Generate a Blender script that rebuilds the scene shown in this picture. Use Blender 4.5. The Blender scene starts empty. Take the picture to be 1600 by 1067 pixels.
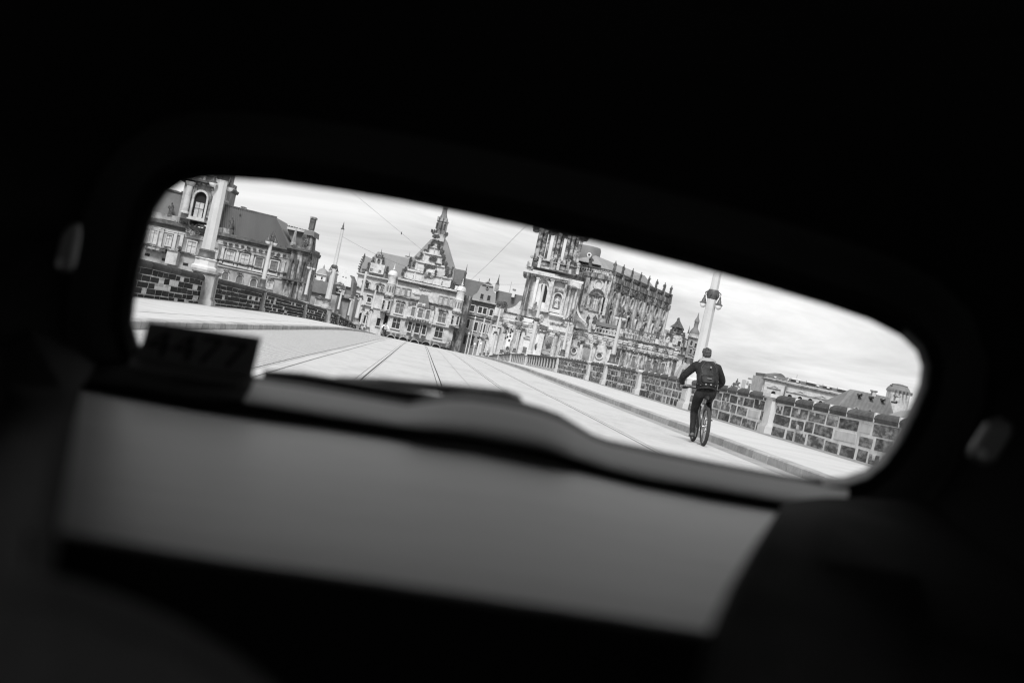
import bpy, bmesh, math, random
from mathutils import Vector, Matrix, noise
random.seed(11)
rad = math.radians
S = bpy.context.scene
COL = S.collection

# ------------------------------------------------------------------ camera, sky, sun, exposure
FPX = 50.0 / 36.0 * 1600          # 50 mm lens, expressed in pixels of the 1600 px wide photograph
ROLL, YAW, EYE, V0 = rad(12.1), rad(3.7), 1.08, -5.0      # V0: where the horizon sits, px above the picture's centre
FW = Vector((math.sin(YAW), math.cos(YAW), 0)); RT = Vector((math.cos(YAW), -math.sin(YAW), 0)); UP = Vector((0, 0, 1))
CAM = Vector((0, 0, EYE))
cr, sr = math.cos(ROLL), math.sin(ROLL)
cd = bpy.data.cameras.new('camera'); cam = bpy.data.objects.new('camera', cd); COL.objects.link(cam)
cd.lens, cd.sensor_width, cd.clip_start, cd.clip_end = 50, 36, 0.05, 6000
PT_ = math.atan(-V0 / FPX); FV = FW * math.cos(PT_) + UP * math.sin(PT_); UV_ = UP * math.cos(PT_) - FW * math.sin(PT_)
xa = RT * cr + UV_ * sr; ya = -RT * sr + UV_ * cr; za = -FV
cam.matrix_world = Matrix(((xa.x, ya.x, za.x, CAM.x), (xa.y, ya.y, za.y, CAM.y), (xa.z, ya.z, za.z, CAM.z), (0, 0, 0, 1)))
cd.dof.use_dof, cd.dof.focus_distance, cd.dof.aperture_fstop = True, 34.0, 3.8
S.camera = cam

SUN_EL, SUN_AZ = rad(45), (-0.22, -0.97)        # hazy sun behind the car, to its left
w = bpy.data.worlds.new('World'); S.world = w; w.use_nodes = True
nt = w.node_tree; nt.nodes.clear()
N = nt.nodes.new; LK = nt.links.new
sky = N('ShaderNodeTexSky'); sky.sky_type = 'NISHITA'; sky.sun_disc = False
sky.sun_elevation = SUN_EL; sky.sun_rotation = math.atan2(SUN_AZ[0], SUN_AZ[1]); sky.dust_density = 3.0
bw = N('ShaderNodeRGBToBW'); LK(sky.outputs[0], bw.inputs[0])
tc = N('ShaderNodeTexCoord'); mp = N('ShaderNodeMapping'); mp.inputs['Scale'].default_value = (2.2, 2.2, 15); LK(tc.outputs['Generated'], mp.inputs[0])
mp.inputs['Rotation'].default_value = (0.03, -0.05, 0.3); mp.inputs['Location'].default_value = (3.1, 0.4, 1.2)
n1 = N('ShaderNodeTexNoise'); n1.inputs['Scale'].default_value = 1.7; n1.inputs['Detail'].default_value = 7; n1.inputs['Roughness'].default_value = 0.62; n1.inputs['Distortion'].default_value = 0.5
LK(mp.outputs[0], n1.inputs[0])
rp = N('ShaderNodeMapRange'); rp.inputs[1].default_value = 0.32; rp.inputs[2].default_value = 0.68; LK(n1.outputs[0], rp.inputs[0])
mx = N('ShaderNodeMix'); mx.data_type = 'FLOAT'
LK(rp.outputs[0], mx.inputs[0])
veil = N('ShaderNodeMath'); veil.operation = 'MULTIPLY_ADD'; veil.inputs[1].default_value = 0.20; veil.inputs[2].default_value = 3.0
LK(bw.outputs[0], veil.inputs[0]); LK(veil.outputs[0], mx.inputs[2]); mx.inputs[3].default_value = 6.5
bg = N('ShaderNodeBackground'); bg.inputs['Strength'].default_value = 0.092; LK(mx.outputs[0], bg.inputs[0])
wo = N('ShaderNodeOutputWorld'); LK(bg.outputs[0], wo.inputs[0])
sd = bpy.data.lights.new('sun', 'SUN'); sd.energy = 2.1; sd.angle = rad(14); sd.color = (1, 1, 1)
sun = bpy.data.objects.new('sun', sd); COL.objects.link(sun)
sv = Vector((SUN_AZ[0], SUN_AZ[1], 0)).normalized() * math.cos(SUN_EL) + UP * math.sin(SUN_EL)
sun.rotation_euler = sv.to_track_quat('Z', 'Y').to_euler()
S.view_settings.view_transform = 'Standard'; S.view_settings.look = 'None'
S.view_settings.exposure, S.view_settings.gamma = 0.92, 1.0
S.render.engine = 'CYCLES'
S.cycles.use_denoising = True
S.cycles.max_bounces, S.cycles.diffuse_bounces, S.cycles.transparent_max_bounces = 8, 4, 12
S.cycles.filter_width = 1.2

# ------------------------------------------------------------------ helpers
def uv(px, py):
    dx, dy = px - 800.0, py - 533.5
    return dx * cr + dy * sr, dx * sr - dy * cr - V0
def at(px, py, d):
    u, v = uv(px, py)
    return CAM + d * (FW + RT * (u / FPX) + UP * (v / FPX))
def along(px, py, X):                       # where the sight line through a pixel meets the plane x = X: its y
    u, v = uv(px, py)
    d = FW + RT * (u / FPX)
    return X / d.x * d.y

MATS = {}
def mat(name, base, rough=0.8, dark=None, scale=1.0, lo=0.4, hi=0.65, stretch=(1, 1, 1), metal=0.0, fine=None, fscale=6.0, fmix=0.5, bump=0.0, bscale=20.0, spec=0.5, objrand=0.0, fstretch=(1, 1, 1)):
    if name in MATS: return MATS[name]
    m = bpy.data.materials.new(name); m.use_nodes = True; t = m.node_tree; b = t.nodes['Principled BSDF']
    b.inputs['Roughness'].default_value = rough; b.inputs['Metallic'].default_value = metal
    b.inputs['Specular IOR Level'].default_value = spec
    g = lambda c: (c, c, c, 1)
    colr = None
    def pos(sc):
        ge = t.nodes.new('ShaderNodeNewGeometry'); mpn = t.nodes.new('ShaderNodeMapping'); mpn.inputs['Scale'].default_value = sc
        t.links.new(ge.outputs['Position'], mpn.inputs[0]); return mpn.outputs[0]
    def layer(prev, prevval, other, sc, a, z, st, amt=1.0):
        n = t.nodes.new('ShaderNodeTexNoise'); n.inputs['Scale'].default_value = sc; n.inputs['Detail'].default_value = 6; n.inputs['Roughness'].default_value = 0.65
        t.links.new(pos(st), n.inputs[0])
        r = t.nodes.new('ShaderNodeMapRange'); r.inputs[1].default_value = a; r.inputs[2].default_value = z; r.inputs[4].default_value = amt
        t.links.new(n.outputs[0], r.inputs[0])
        x = t.nodes.new('ShaderNodeMix'); x.data_type = 'RGBA'
        t.links.new(r.outputs[0], x.inputs[0])
        if prev: t.links.new(prev, x.inputs[6])
        else: x.inputs[6].default_value = g(prevval)
        x.inputs[7].default_value = g(other)
        return x.outputs[2]
    if dark is not None: colr = layer(colr, base, dark, scale, lo, hi, stretch)
    if fine is not None: colr = layer(colr, base, fine, fscale, 0.45, 0.7, fstretch, fmix)
    if objrand:
        oi = t.nodes.new('ShaderNodeObjectInfo'); r = t.nodes.new('ShaderNodeMapRange'); r.inputs[3].default_value = 1 - objrand; r.inputs[4].default_value = 1 + objrand
        t.links.new(oi.outputs['Random'], r.inputs[0])
        x = t.nodes.new('ShaderNodeMix'); x.data_type = 'RGBA'; x.blend_type = 'MULTIPLY'; x.inputs[0].default_value = 1
        if colr: t.links.new(colr, x.inputs[6])
        else: x.inputs[6].default_value = g(base)
        t.links.new(r.outputs[0], x.inputs[7]); colr = x.outputs[2]
    if colr: t.links.new(colr, b.inputs['Base Color'])
    else: b.inputs['Base Color'].default_value = g(base)
    if bump:
        n = t.nodes.new('ShaderNodeTexNoise'); n.inputs['Scale'].default_value = bscale; n.inputs['Detail'].default_value = 5
        t.links.new(pos((1, 1, 1)), n.inputs[0])
        bp = t.nodes.new('ShaderNodeBump'); bp.inputs['Strength'].default_value = bump; bp.inputs['Distance'].default_value = 0.02
        t.links.new(n.outputs[0], bp.inputs['Height']); t.links.new(bp.outputs[0], b.inputs['Normal'])
    MATS[name] = m; return m

class MB:
    def __init__(s): s.v = []; s.f = []; s.m = []
    def add(s, vs, fs, mi=0):
        o = len(s.v); s.v += [tuple(p) for p in vs]; s.f += [tuple(i + o for i in f) for f in fs]; s.m += [mi] * len(fs); return s
    def box(s, x0, x1, y0, y1, z0, z1, mi=0):
        return s.add([(x0, y0, z0), (x1, y0, z0), (x1, y1, z0), (x0, y1, z0), (x0, y0, z1), (x1, y0, z1), (x1, y1, z1), (x0, y1, z1)],
                     [(0, 3, 2, 1), (4, 5, 6, 7), (0, 1, 5, 4), (1, 2, 6, 5), (2, 3, 7, 6), (3, 0, 4, 7)], mi)
    def prism(s, pts, y0, y1, mi=0):                      # outline in x,z, pushed along y
        a = sum(pts[i][0] * pts[(i + 1) % len(pts)][1] - pts[(i + 1) % len(pts)][0] * pts[i][1] for i in range(len(pts)))
        if a < 0: pts = pts[::-1]
        n = len(pts)
        return s.add([(p[0], y0, p[1]) for p in pts] + [(p[0], y1, p[1]) for p in pts],
                     [tuple(range(n)), tuple(range(2 * n - 1, n - 1, -1))] + [((i + 1) % n, i, n + i, n + (i + 1) % n) for i in range(n)], mi)
    def ring(s, outer, inner, y0, y1, mi=0):              # frame between two outlines of equal count
        n = len(outer); V = [(p[0], y, p[1]) for y in (y0, y1) for o in (outer, inner) for p in o]
        F = []
        for i in range(n):
            j = (i + 1) % n
            F += [(i, j, n + j, n + i), (n + i, n + j, 3 * n + j, 3 * n + i), (j, i, 2 * n + i, 2 * n + j)]
        return s.add(V, F, mi)
    def lathe(s, prof, cx=0, cy=0, n=10, mi=0, cap=True, ph=0.0):   # profile [(r,z)...]
        V = []; F = []
        for r, z in prof:
            for k in range(n):
                a = 2 * math.pi * k / n + ph; V.append((cx + r * math.cos(a), cy + r * math.sin(a), z))
        for i in range(len(prof) - 1):
            for k in range(n):
                l = (k + 1) % n; F.append((i * n + k, i * n + l, (i + 1) * n + l, (i + 1) * n + k))
        if cap: F += [tuple(range(n - 1, -1, -1)), tuple(range((len(prof) - 1) * n, len(prof) * n))]
        return s.add(V, F, mi)
    def tube(s, pts, r, n=6, mi=0):
        pts = [Vector(p) for p in pts]; rs = r if isinstance(r, (list, tuple)) else [r] * len(pts)
        V = []; F = []
        t0 = (pts[1] - pts[0]).normalized(); up = Vector((0, 0, 1)) if abs(t0.z) < 0.9 else Vector((1, 0, 0))
        for i, p in enumerate(pts):
            t = (pts[min(i + 1, len(pts) - 1)] - pts[max(i - 1, 0)]).normalized()
            a = t.cross(up).normalized(); b = a.cross(t)
            for k in range(n):
                th = 2 * math.pi * k / n; V.append(p + rs[i] * (a * math.cos(th) + b * math.sin(th)))
        for i in range(len(pts) - 1):
            for k in range(n):
                l = (k + 1) % n; F.append((i * n + k, (i + 1) * n + k, (i + 1) * n + l, i * n + l))
        F += [tuple(range(n)), tuple(range(len(pts) * n - 1, (len(pts) - 1) * n - 1, -1))]
        return s.add(V, F, mi)
    def blob(s, c, rx, ry, rz, jit=0.0, n=8, m=5, mi=0):
        V = [(c[0], c[1], c[2] + rz)]; F = []
        for i in range(1, m):
            for k in range(n):
                th = math.pi * i / m; a = 2 * math.pi * k / n; q = 1 + random.uniform(-jit, jit)
                V.append((c[0] + q * rx * math.sin(th) * math.cos(a), c[1] + q * ry * math.sin(th) * math.sin(a), c[2] + q * rz * math.cos(th)))
        V.append((c[0], c[1], c[2] - rz)); L = len(V) - 1
        for k in range(n):
            l = (k + 1) % n; F.append((0, 1 + k, 1 + l)); F.append((L, 1 + (m - 2) * n + l, 1 + (m - 2) * n + k))
            for i in range(m - 2): F.append((1 + i * n + k, 1 + (i + 1) * n + k, 1 + (i + 1) * n + l, 1 + i * n + l))
        return s.add(V, F, mi)
    def grid(s, rows, mi=0, flip=False):
        n = len(rows[0]); V = [p for r in rows for p in r]; F = []
        for i in range(len(rows) - 1):
            for k in range(n - 1):
                q = (i * n + k, i * n + k + 1, (i + 1) * n + k + 1, (i + 1) * n + k); F.append(q[::-1] if flip else q)
        return s.add(V, F, mi)
    def mesh(s, name, mats, smooth=False):
        me = bpy.data.meshes.new(name); me.from_pydata(s.v, [], s.f)
        for mm in (mats if isinstance(mats, (list, tuple)) else [mats]): me.materials.append(mm)
        for p, mi in zip(me.polygons, s.m):
            p.material_index = mi; p.use_smooth = smooth
        if smooth:
            me.set_sharp_from_angle(angle=rad(40))
        me.update(); return me
    def build(s, name, mats, parent=None, smooth=False, loc=None):
        return link(name, s.mesh(name, mats, smooth), parent, loc)
def link(name, me, parent=None, loc=None, scale=None, rz=None):
    o = bpy.data.objects.new(name, me); COL.objects.link(o); o.parent = parent
    if loc is not None: o.location = loc
    if scale is not None: o.scale = scale
    if rz is not None: o.rotation_euler.z = rz
    return o
def tag(o, label=None, cat=None, group=None, kind=None):
    for k, v in (('label', label), ('category', cat), ('group', group), ('kind', kind)):
        if v: o[k] = v
    return o
def thing(name, label, cat, loc=(0, 0, 0), rz=0.0, group=None):
    return tag(link(name, None, None, loc, None, rz), label, cat, group)
def copy_tree(o, parent=None):
    c = o.copy(); COL.objects.link(c); c.parent = parent
    for ch in list(o.children): copy_tree(ch, c)
    return c
def lerp(tab, x):
    if x <= tab[0][0]: return tab[0][1]
    for (a, p), (b, q) in zip(tab, tab[1:]):
        if x <= b:
            return p + (q - p) * (x - a) / (b - a)
    return tab[-1][1]

# ------------------------------------------------------------------ materials
ROAD = mat('road_concrete', 0.45, 0.85, dark=0.35, scale=0.7, lo=0.46, hi=0.72, fine=0.53, fscale=3.6, fmix=0.8, bump=0.25, bscale=45, stretch=(1, 0.35, 1))
SETTS = None
SIDEW = mat('sidewalk_slabs', 0.50, 0.85, dark=0.40, scale=0.6, lo=0.45, hi=0.75, fine=0.54, fscale=3, bump=0.1, bscale=40)
KERB = mat('kerb_granite', 0.31, 0.8, dark=0.40, scale=2.2, lo=0.4, hi=0.65, fine=0.17, fscale=9, objrand=0.18, bump=0.3, bscale=30)
STEEL = mat('rail_steel', 0.78, 0.42, metal=1.0)
GROOVE = mat('groove_dirt', 0.05, 0.9); JOINT = mat('joint_sand', 0.20, 0.9, dark=0.32, scale=0.8)
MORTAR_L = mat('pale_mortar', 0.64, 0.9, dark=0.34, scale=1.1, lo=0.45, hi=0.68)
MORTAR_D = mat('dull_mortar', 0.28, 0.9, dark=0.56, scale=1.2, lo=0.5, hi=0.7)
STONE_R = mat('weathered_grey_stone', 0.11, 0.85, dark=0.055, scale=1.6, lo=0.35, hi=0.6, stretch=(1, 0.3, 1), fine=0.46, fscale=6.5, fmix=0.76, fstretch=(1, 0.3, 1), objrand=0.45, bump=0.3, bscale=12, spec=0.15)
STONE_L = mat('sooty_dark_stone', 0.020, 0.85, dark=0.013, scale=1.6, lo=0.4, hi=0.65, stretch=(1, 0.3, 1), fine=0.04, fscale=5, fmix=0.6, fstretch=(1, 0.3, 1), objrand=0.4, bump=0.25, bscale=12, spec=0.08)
STONE_NEW = mat('pale_repair_stone', 0.52, 0.85, dark=0.40, scale=2.0, bump=0.2)
COPING = mat('dark_coping_stone', 0.07, 0.75, dark=0.045, scale=2.5, fine=0.14, fscale=7, objrand=0.25, bump=0.3, spec=0.15)
PEDEST = mat('pale_pedestal_stone', 0.55, 0.85, dark=0.34, scale=1.1, lo=0.5, hi=0.75, fine=0.45, fscale=4)
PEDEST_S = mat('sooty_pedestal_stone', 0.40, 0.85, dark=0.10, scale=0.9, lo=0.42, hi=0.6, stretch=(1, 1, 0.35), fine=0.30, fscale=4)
MASTW = mat('white_mast_paint', 0.54, 0.5, dark=0.44, scale=1.2, stretch=(1, 1, 0.3), fine=0.40, fscale=3, fmix=0.5)
BRONZE = mat('dark_mast_metal', 0.09, 0.5, dark=0.05, scale=5)
GLOBE = mat('milk_glass_globe', 0.75, 0.2)
WIREM = mat('wire_black', 0.06, 0.6)
STAND = mat('weathered_facade_stone', 0.34, 0.9, dark=0.10, scale=0.30, lo=0.44, hi=0.66, stretch=(1, 1, 0.6), fine=0.20, fscale=1.3, fmix=0.7)
STANDP = mat('pale_facade_stone', 0.46, 0.9, dark=0.22, scale=0.5, lo=0.48, hi=0.72, fine=0.33, fscale=1.5)
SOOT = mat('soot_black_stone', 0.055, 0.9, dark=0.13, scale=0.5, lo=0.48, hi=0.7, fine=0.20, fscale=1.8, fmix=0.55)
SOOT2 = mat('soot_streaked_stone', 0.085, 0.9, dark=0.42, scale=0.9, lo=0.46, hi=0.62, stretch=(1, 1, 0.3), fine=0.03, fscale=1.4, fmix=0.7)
ROOFD = mat('dark_metal_roof', 0.10, 0.55, dark=0.13, scale=0.3, stretch=(1, 1, 0.2))
ROOFL = mat('light_slate_roof', 0.28, 0.7, dark=0.22, scale=0.2)
ROOFM = mat('mid_tile_roof', 0.17, 0.75, dark=0.13, scale=0.3)
GEO = mat('cream_palace_stone', 0.57, 0.9, dark=0.30, scale=0.3, lo=0.48, hi=0.72, fine=0.36, fscale=1.2, fmix=0.75)
GEOP = mat('palace_plaster', 0.33, 0.9, dark=0.29, scale=0.3)
CHUR = mat('church_sandstone', 0.57, 0.9, dark=0.15, scale=0.42, lo=0.49, hi=0.66, stretch=(1, 1, 0.5), fine=0.34, fscale=2.0, fmix=0.8)
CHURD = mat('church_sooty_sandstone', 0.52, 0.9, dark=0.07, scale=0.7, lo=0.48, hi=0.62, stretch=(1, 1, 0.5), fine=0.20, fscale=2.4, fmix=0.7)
BELF = mat('banded_tower_stone', 0.42, 0.9, dark=0.045, scale=0.55, lo=0.42, hi=0.56, stretch=(1, 1, 1.6), fine=0.10, fscale=1.6, fmix=0.8)
NAVE = mat('nave_sandstone', 0.55, 0.9, dark=0.10, scale=0.6, lo=0.5, hi=0.66, stretch=(1, 1, 0.5), fine=0.27, fscale=2.2, fmix=0.75)
CHURW = mat('church_cleaned_stone', 0.68, 0.9, dark=0.50, scale=0.4)
PLAIN = mat('white_render', 0.66, 0.9, dark=0.58, scale=0.3)
PANE = mat('dark_window_glass', 0.035, 0.35, spec=0.3)
PANEM = mat('mid_grey_window_glass', 0.16, 0.3, dark=0.10, scale=0.8)  # mid grey panes, slightly mottled
PANEL_ = mat('sky_reflection_pane', 0.50, 0.3, dark=0.30, scale=0.8)  # sky reflected in the panes, put in as pale colour
OPENING = mat('unlit_opening', 0.015, 0.95)
SASH = mat('white_sash_paint', 0.5, 0.6)
SASHD = mat('dark_sash_paint', 0.12, 0.6)
DOMEW = mat('pale_dome_metal', 0.62, 0.5, dark=0.5, scale=0.5)
GALL = mat('gallery_sandstone', 0.48, 0.9, dark=0.34, scale=0.35, lo=0.45, hi=0.7, fine=0.18, fscale=1.0, fmix=0.5)

# ------------------------------------------------------------------ the setting: river, banks, bridge deck
ZT = [(-60, -0.5), (-20, 0.0), (26, 0.0), (46, -0.08), (62, -0.12), (85, -0.20), (112, -0.42), (138, -0.72), (158, -1.05), (182, -1.6), (206, -2.25), (242, -3.25), (262, -3.75), (300, -4.3), (420, -5.0), (700, -5.5)]
def zr(y):
    return sum(lerp(ZT, y + k * 4) for k in (-2, -1, 0, 1, 2)) / 5.0
XL, XR, KL, KR = -9.2, 11.0, -4.7, 6.3           # parapet faces and kerb lines
END = 268.0
def strip(name, x0, x1, dz, m, y0=-30.0, y1=END, step=4.0, kind='structure', parent=None):
    rows = []; y = y0
    while y < y1 - 1e-6:
        rows.append([(x0, y, zr(y) + dz), (x1, y, zr(y) + dz)]); y += step
    rows.append([(x0, y1, zr(y1) + dz), (x1, y1, zr(y1) + dz)])
    o = MB().grid(rows).build(name, m, parent)
    if kind: o['kind'] = kind
    return o
def setts_material():
    m = bpy.data.materials.new('granite_setts'); m.use_nodes = True; t = m.node_tree; b = t.nodes['Principled BSDF']
    ge = t.nodes.new('ShaderNodeNewGeometry'); br = t.nodes.new('ShaderNodeTexBrick'); br.inputs['Scale'].default_value = 1.0
    br.inputs['Brick Width'].default_value = 0.17; br.inputs['Row Height'].default_value = 0.12; br.inputs['Mortar Size'].default_value = 0.016
    br.inputs['Color1'].default_value = (0.52, 0.52, 0.52, 1); br.inputs['Color2'].default_value = (0.42, 0.42, 0.42, 1); br.inputs['Mortar'].default_value = (0.2, 0.2, 0.2, 1)
    dn = t.nodes.new('ShaderNodeTexNoise'); dn.inputs['Scale'].default_value = 2.5
    ad = t.nodes.new('ShaderNodeVectorMath'); ad.operation = 'MULTIPLY_ADD'; ad.inputs[1].default_value = (0.09, 0.09, 0)
    t.links.new(ge.outputs['Position'], dn.inputs[0]); t.links.new(dn.outputs['Color'], ad.inputs[0]); t.links.new(ge.outputs['Position'], ad.inputs[2])
    t.links.new(ad.outputs[0], br.inputs[0]); t.links.new(br.outputs[0], b.inputs['Base Color']); b.inputs['Roughness'].default_value = 0.75
    bp = t.nodes.new('ShaderNodeBump'); bp.inputs['Strength'].default_value = 0.6; bp.inputs['Distance'].default_value = 0.015; bp.invert = True
    t.links.new(br.outputs['Fac'], bp.inputs['Height']); t.links.new(bp.outputs[0], b.inputs['Normal'])
    return m
SETTS = setts_material()
WATER = mat('river_water', 0.06, 0.12)
BANKM = mat('bank_paving', 0.30, 0.9, dark=0.2, scale=0.08)
tag(MB().add([(-3000, -600, -11), (3000, -600, -11), (3000, 262, -11), (-3000, 262, -11)], [(0, 1, 2, 3)]).build('river', WATER), kind='structure')
bk = MB(); bk.add([(-4000, 262, -11.5), (4000, 262, -11.5), (4000, 275, -4.4), (-4000, 275, -4.4), (4000, 320, -4.75), (-4000, 320, -4.75), (4000, 5000, -5.6), (-4000, 5000, -5.6)],
                  [(0, 1, 2, 3), (3, 2, 4, 5), (5, 4, 6, 7)])
tag(bk.build('ground', BANKM), kind='structure')
bd = MB()
ys = [-30 + 6 * i for i in range(50)]
bd.grid([[(XL - 0.6, y, zr(y) - 0.02), (XL - 0.6, y, -3.0 + zr(y)), (XR + 0.6, y, -3.0 + zr(y)), (XR + 0.6, y, zr(y) - 0.02), (XL - 0.6, y, zr(y) - 0.02)] for y in ys])
for yp in (-10, 30, 70, 110, 150, 190, 230):
    bd.box(XL - 1.5, XR + 1.5, yp - 3, yp + 3, -12, zr(yp) - 2.5)
tag(bd.build('bridge', STANDP), kind='structure')
road = strip('road', KL, KR, 0.0, ROAD)
strip('road_setts', KL + 0.002, -2.12, 0.004, SETTS, step=4.0)
strip('road_gutter', KR - 0.42, KR - 0.002, 0.004, mat('gutter_stone', 0.33, 0.85, dark=0.24, scale=1.5))
for x in (-2.18, -1.93):
    strip('road_joint', x, x + 0.013, 0.008, GROOVE)
strip('road_joint', 1.33, 1.345, 0.004, JOINT)

def rail(x, label, gm=GROOVE):
    t = thing('tram_rail', label, 'rail', (x, 0, 0), 0, 'tram rails set in the road')
    y0, y1 = 4.0, END
    def bar(name, a, b, dz, m):
        rows = []; y = y0
        while y <= y1: rows.append([(a, y, zr(y) + 0.003), (a, y, zr(y) + dz), (b, y, zr(y) + dz), (b, y, zr(y) + 0.003)]); y += 4.0
        MB().grid(rows, flip=True).build(name, m, t)
    bar('rail_head', -0.035, 0.030, 0.009, STEEL); bar('flange_groove', 0.031, 0.062, 0.006, gm); bar('rail_lip', 0.063, 0.08, 0.009, STEEL); bar('sealing_joint', -0.048, -0.036, 0.006, gm)
rail(-0.83, 'grey steel tram rail under the car, first from the setts strip')
rail(0.60, 'grey steel tram rail under the car, second from the setts strip')
rail(2.26, 'thin tram rail of the other track, nearer the middle of the road', JOINT)
rail(3.74, 'tram rail of the other track glinting on the side nearer the cyclist', JOINT)

def sidewalk(name, x0, x1, kx, side):
    o = strip(name, x0, x1, 0.13, SIDEW)
    var = []
    for k in range(6):
        j = lambda q: random.uniform(-q, q)
        b = MB(); e = 0.02
        b.add([(-0.15, -0.5 + e, 0), (0.15, -0.5 + e, 0), (0.15, 0.5 - e, 0), (-0.15, 0.5 - e, 0),
               (-0.15, -0.5, 0.14 + j(.004)), (0.15, -0.5, 0.14 + j(.004)), (0.15, 0.5, 0.14 + j(.004)), (-0.15, 0.5, 0.14 + j(.004)),
               (-0.15 + e, -0.5 + e, 0.158), (0.15 - e, -0.5 + e, 0.158), (0.15 - e, 0.5 - e, 0.158), (-0.15 + e, 0.5 - e, 0.158)],
              [(0, 1, 5, 4), (1, 2, 6, 5), (2, 3, 7, 6), (3, 0, 4, 7), (4, 5, 9, 8), (5, 6, 10, 9), (6, 7, 11, 10), (7, 4, 8, 11), (8, 9, 10, 11)])
        var.append(b.mesh('kerb_stone', KERB))
    y = 16.0
    while y < 130:
        L = random.uniform(0.9, 1.35)
        k = link('kerb_stone', random.choice(var), o, (kx + side * 0.15 + random.uniform(-.006, .006), y + L / 2, zr(y + L / 2) - 0.004), (1, L - 0.012, 1))
        k.rotation_euler.x = math.atan2(zr(y + L) - zr(y), L); y += L
    far = MB()
    for y0, y1 in ((-30, 16), (130, END)):
        y = y0
        while y < y1:
            y2 = min(y + 3, y1); far.box(kx + min(0, side * 0.3), kx + max(0, side * 0.3), y, y2 - 0.02, zr(y) - 0.1, zr(y2) + 0.15); y = y2
    tag(far.build('kerb_run', KERB, o), kind='stuff')
    for yj in range(20, 120, 3):
        pass
sidewalk('sidewalk_left', XL, KL - 0.3, KL, -1)
sidewalk('sidewalk_right', KR + 0.3, XR, KR, 1)
# darker drain strip along the foot of the right parapet
strip('sidewalk_drain', XR - 0.75, XR - 0.05, 0.134, mat('drain_paving', 0.27, 0.85, dark=0.2, scale=1.2))
strip('sidewalk_joint', KR + 0.36, KR + 0.385, 0.134, GROOVE)
strip('sidewalk_joint', KL - 1.2, KL - 1.18, 0.134, GROOVE)

# ------------------------------------------------------------------ parapet walls of single stones
def stone_variants(m, n=9, rough=0.10):
    out = []
    for k in range(n):
        j = lambda q=rough: random.uniform(-q, q)
        # unit stone: x = thickness 0..1 (face at x=1), y -0.5..0.5, z 0..1
        P = [(0, -.5, 0), (0, .5, 0), (0, .5, 1), (0, -.5, 1)]
        A = [(.62, -.5, 0), (.62, .5, 0), (.62, .5, 1), (.62, -.5, 1)]
        c = [(1, -.46 + j(.03), .06 + j(.05)), (1, .46 + j(.03), .06 + j(.05)), (1, .46 + j(.03), .94 + j(.05)), (1, -.46 + j(.03), .94 + j(.05))]
        A = [(x, y * (1 - abs(j(.02))), z) for x, y, z in A]
        mid = [(1.15 + j(.2), j(.15), .5 + j(.15))]
        out.append(MB().add(P + A + c + mid, [(0, 1, 5, 4), (1, 2, 6, 5), (2, 3, 7, 6), (3, 0, 4, 7), (4, 5, 9, 8), (5, 6, 10, 9), (6, 7, 11, 10), (7, 4, 8, 11),
                                              (8, 9, 12), (9, 10, 12), (10, 11, 12), (11, 8, 12)]).mesh('stone', m))
    return out
VAR = {'R': stone_variants(STONE_R), 'L': stone_variants(STONE_L), 'N': stone_variants(STONE_NEW)}
def coping_mesh(m, n=4):
    out = []
    for k in range(n):
        prof = [(0.06, 0.0), (0.06, 0.05)] + [(0.06 - 0.19 + 0.22 * math.cos(a), 0.10 + 0.15 * math.sin(a)) for a in [i * math.pi / 7 for i in range(8)]] + [(-0.34, 0.05), (-0.34, 0.0)]
        b = MB(); V = []; F = []; q = len(prof)
        for y, sc in ((-.5, .93), (-.46, 1.0), (.46, 1.0), (.5, .93)):
            V += [(-0.13 + (p[0] + 0.13) * sc, y, p[1] * sc) for p in prof]
        for i in range(3):
            for k2 in range(q):
                l = (k2 + 1) % q; F.append((i * q + k2, i * q + l, (i + 1) * q + l, (i + 1) * q + k2))
        F += [tuple(range(q)), tuple(range(4 * q - 1, 3 * q - 1, -1))]
        b.add(V, F); out.append(b.mesh('coping_stone', m, True))
    return out
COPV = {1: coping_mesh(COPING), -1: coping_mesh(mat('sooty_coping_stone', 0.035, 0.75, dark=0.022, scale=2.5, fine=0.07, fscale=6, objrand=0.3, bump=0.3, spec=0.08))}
WALLH = 0.98                                    # courses only; the coping roll sits on top
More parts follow.
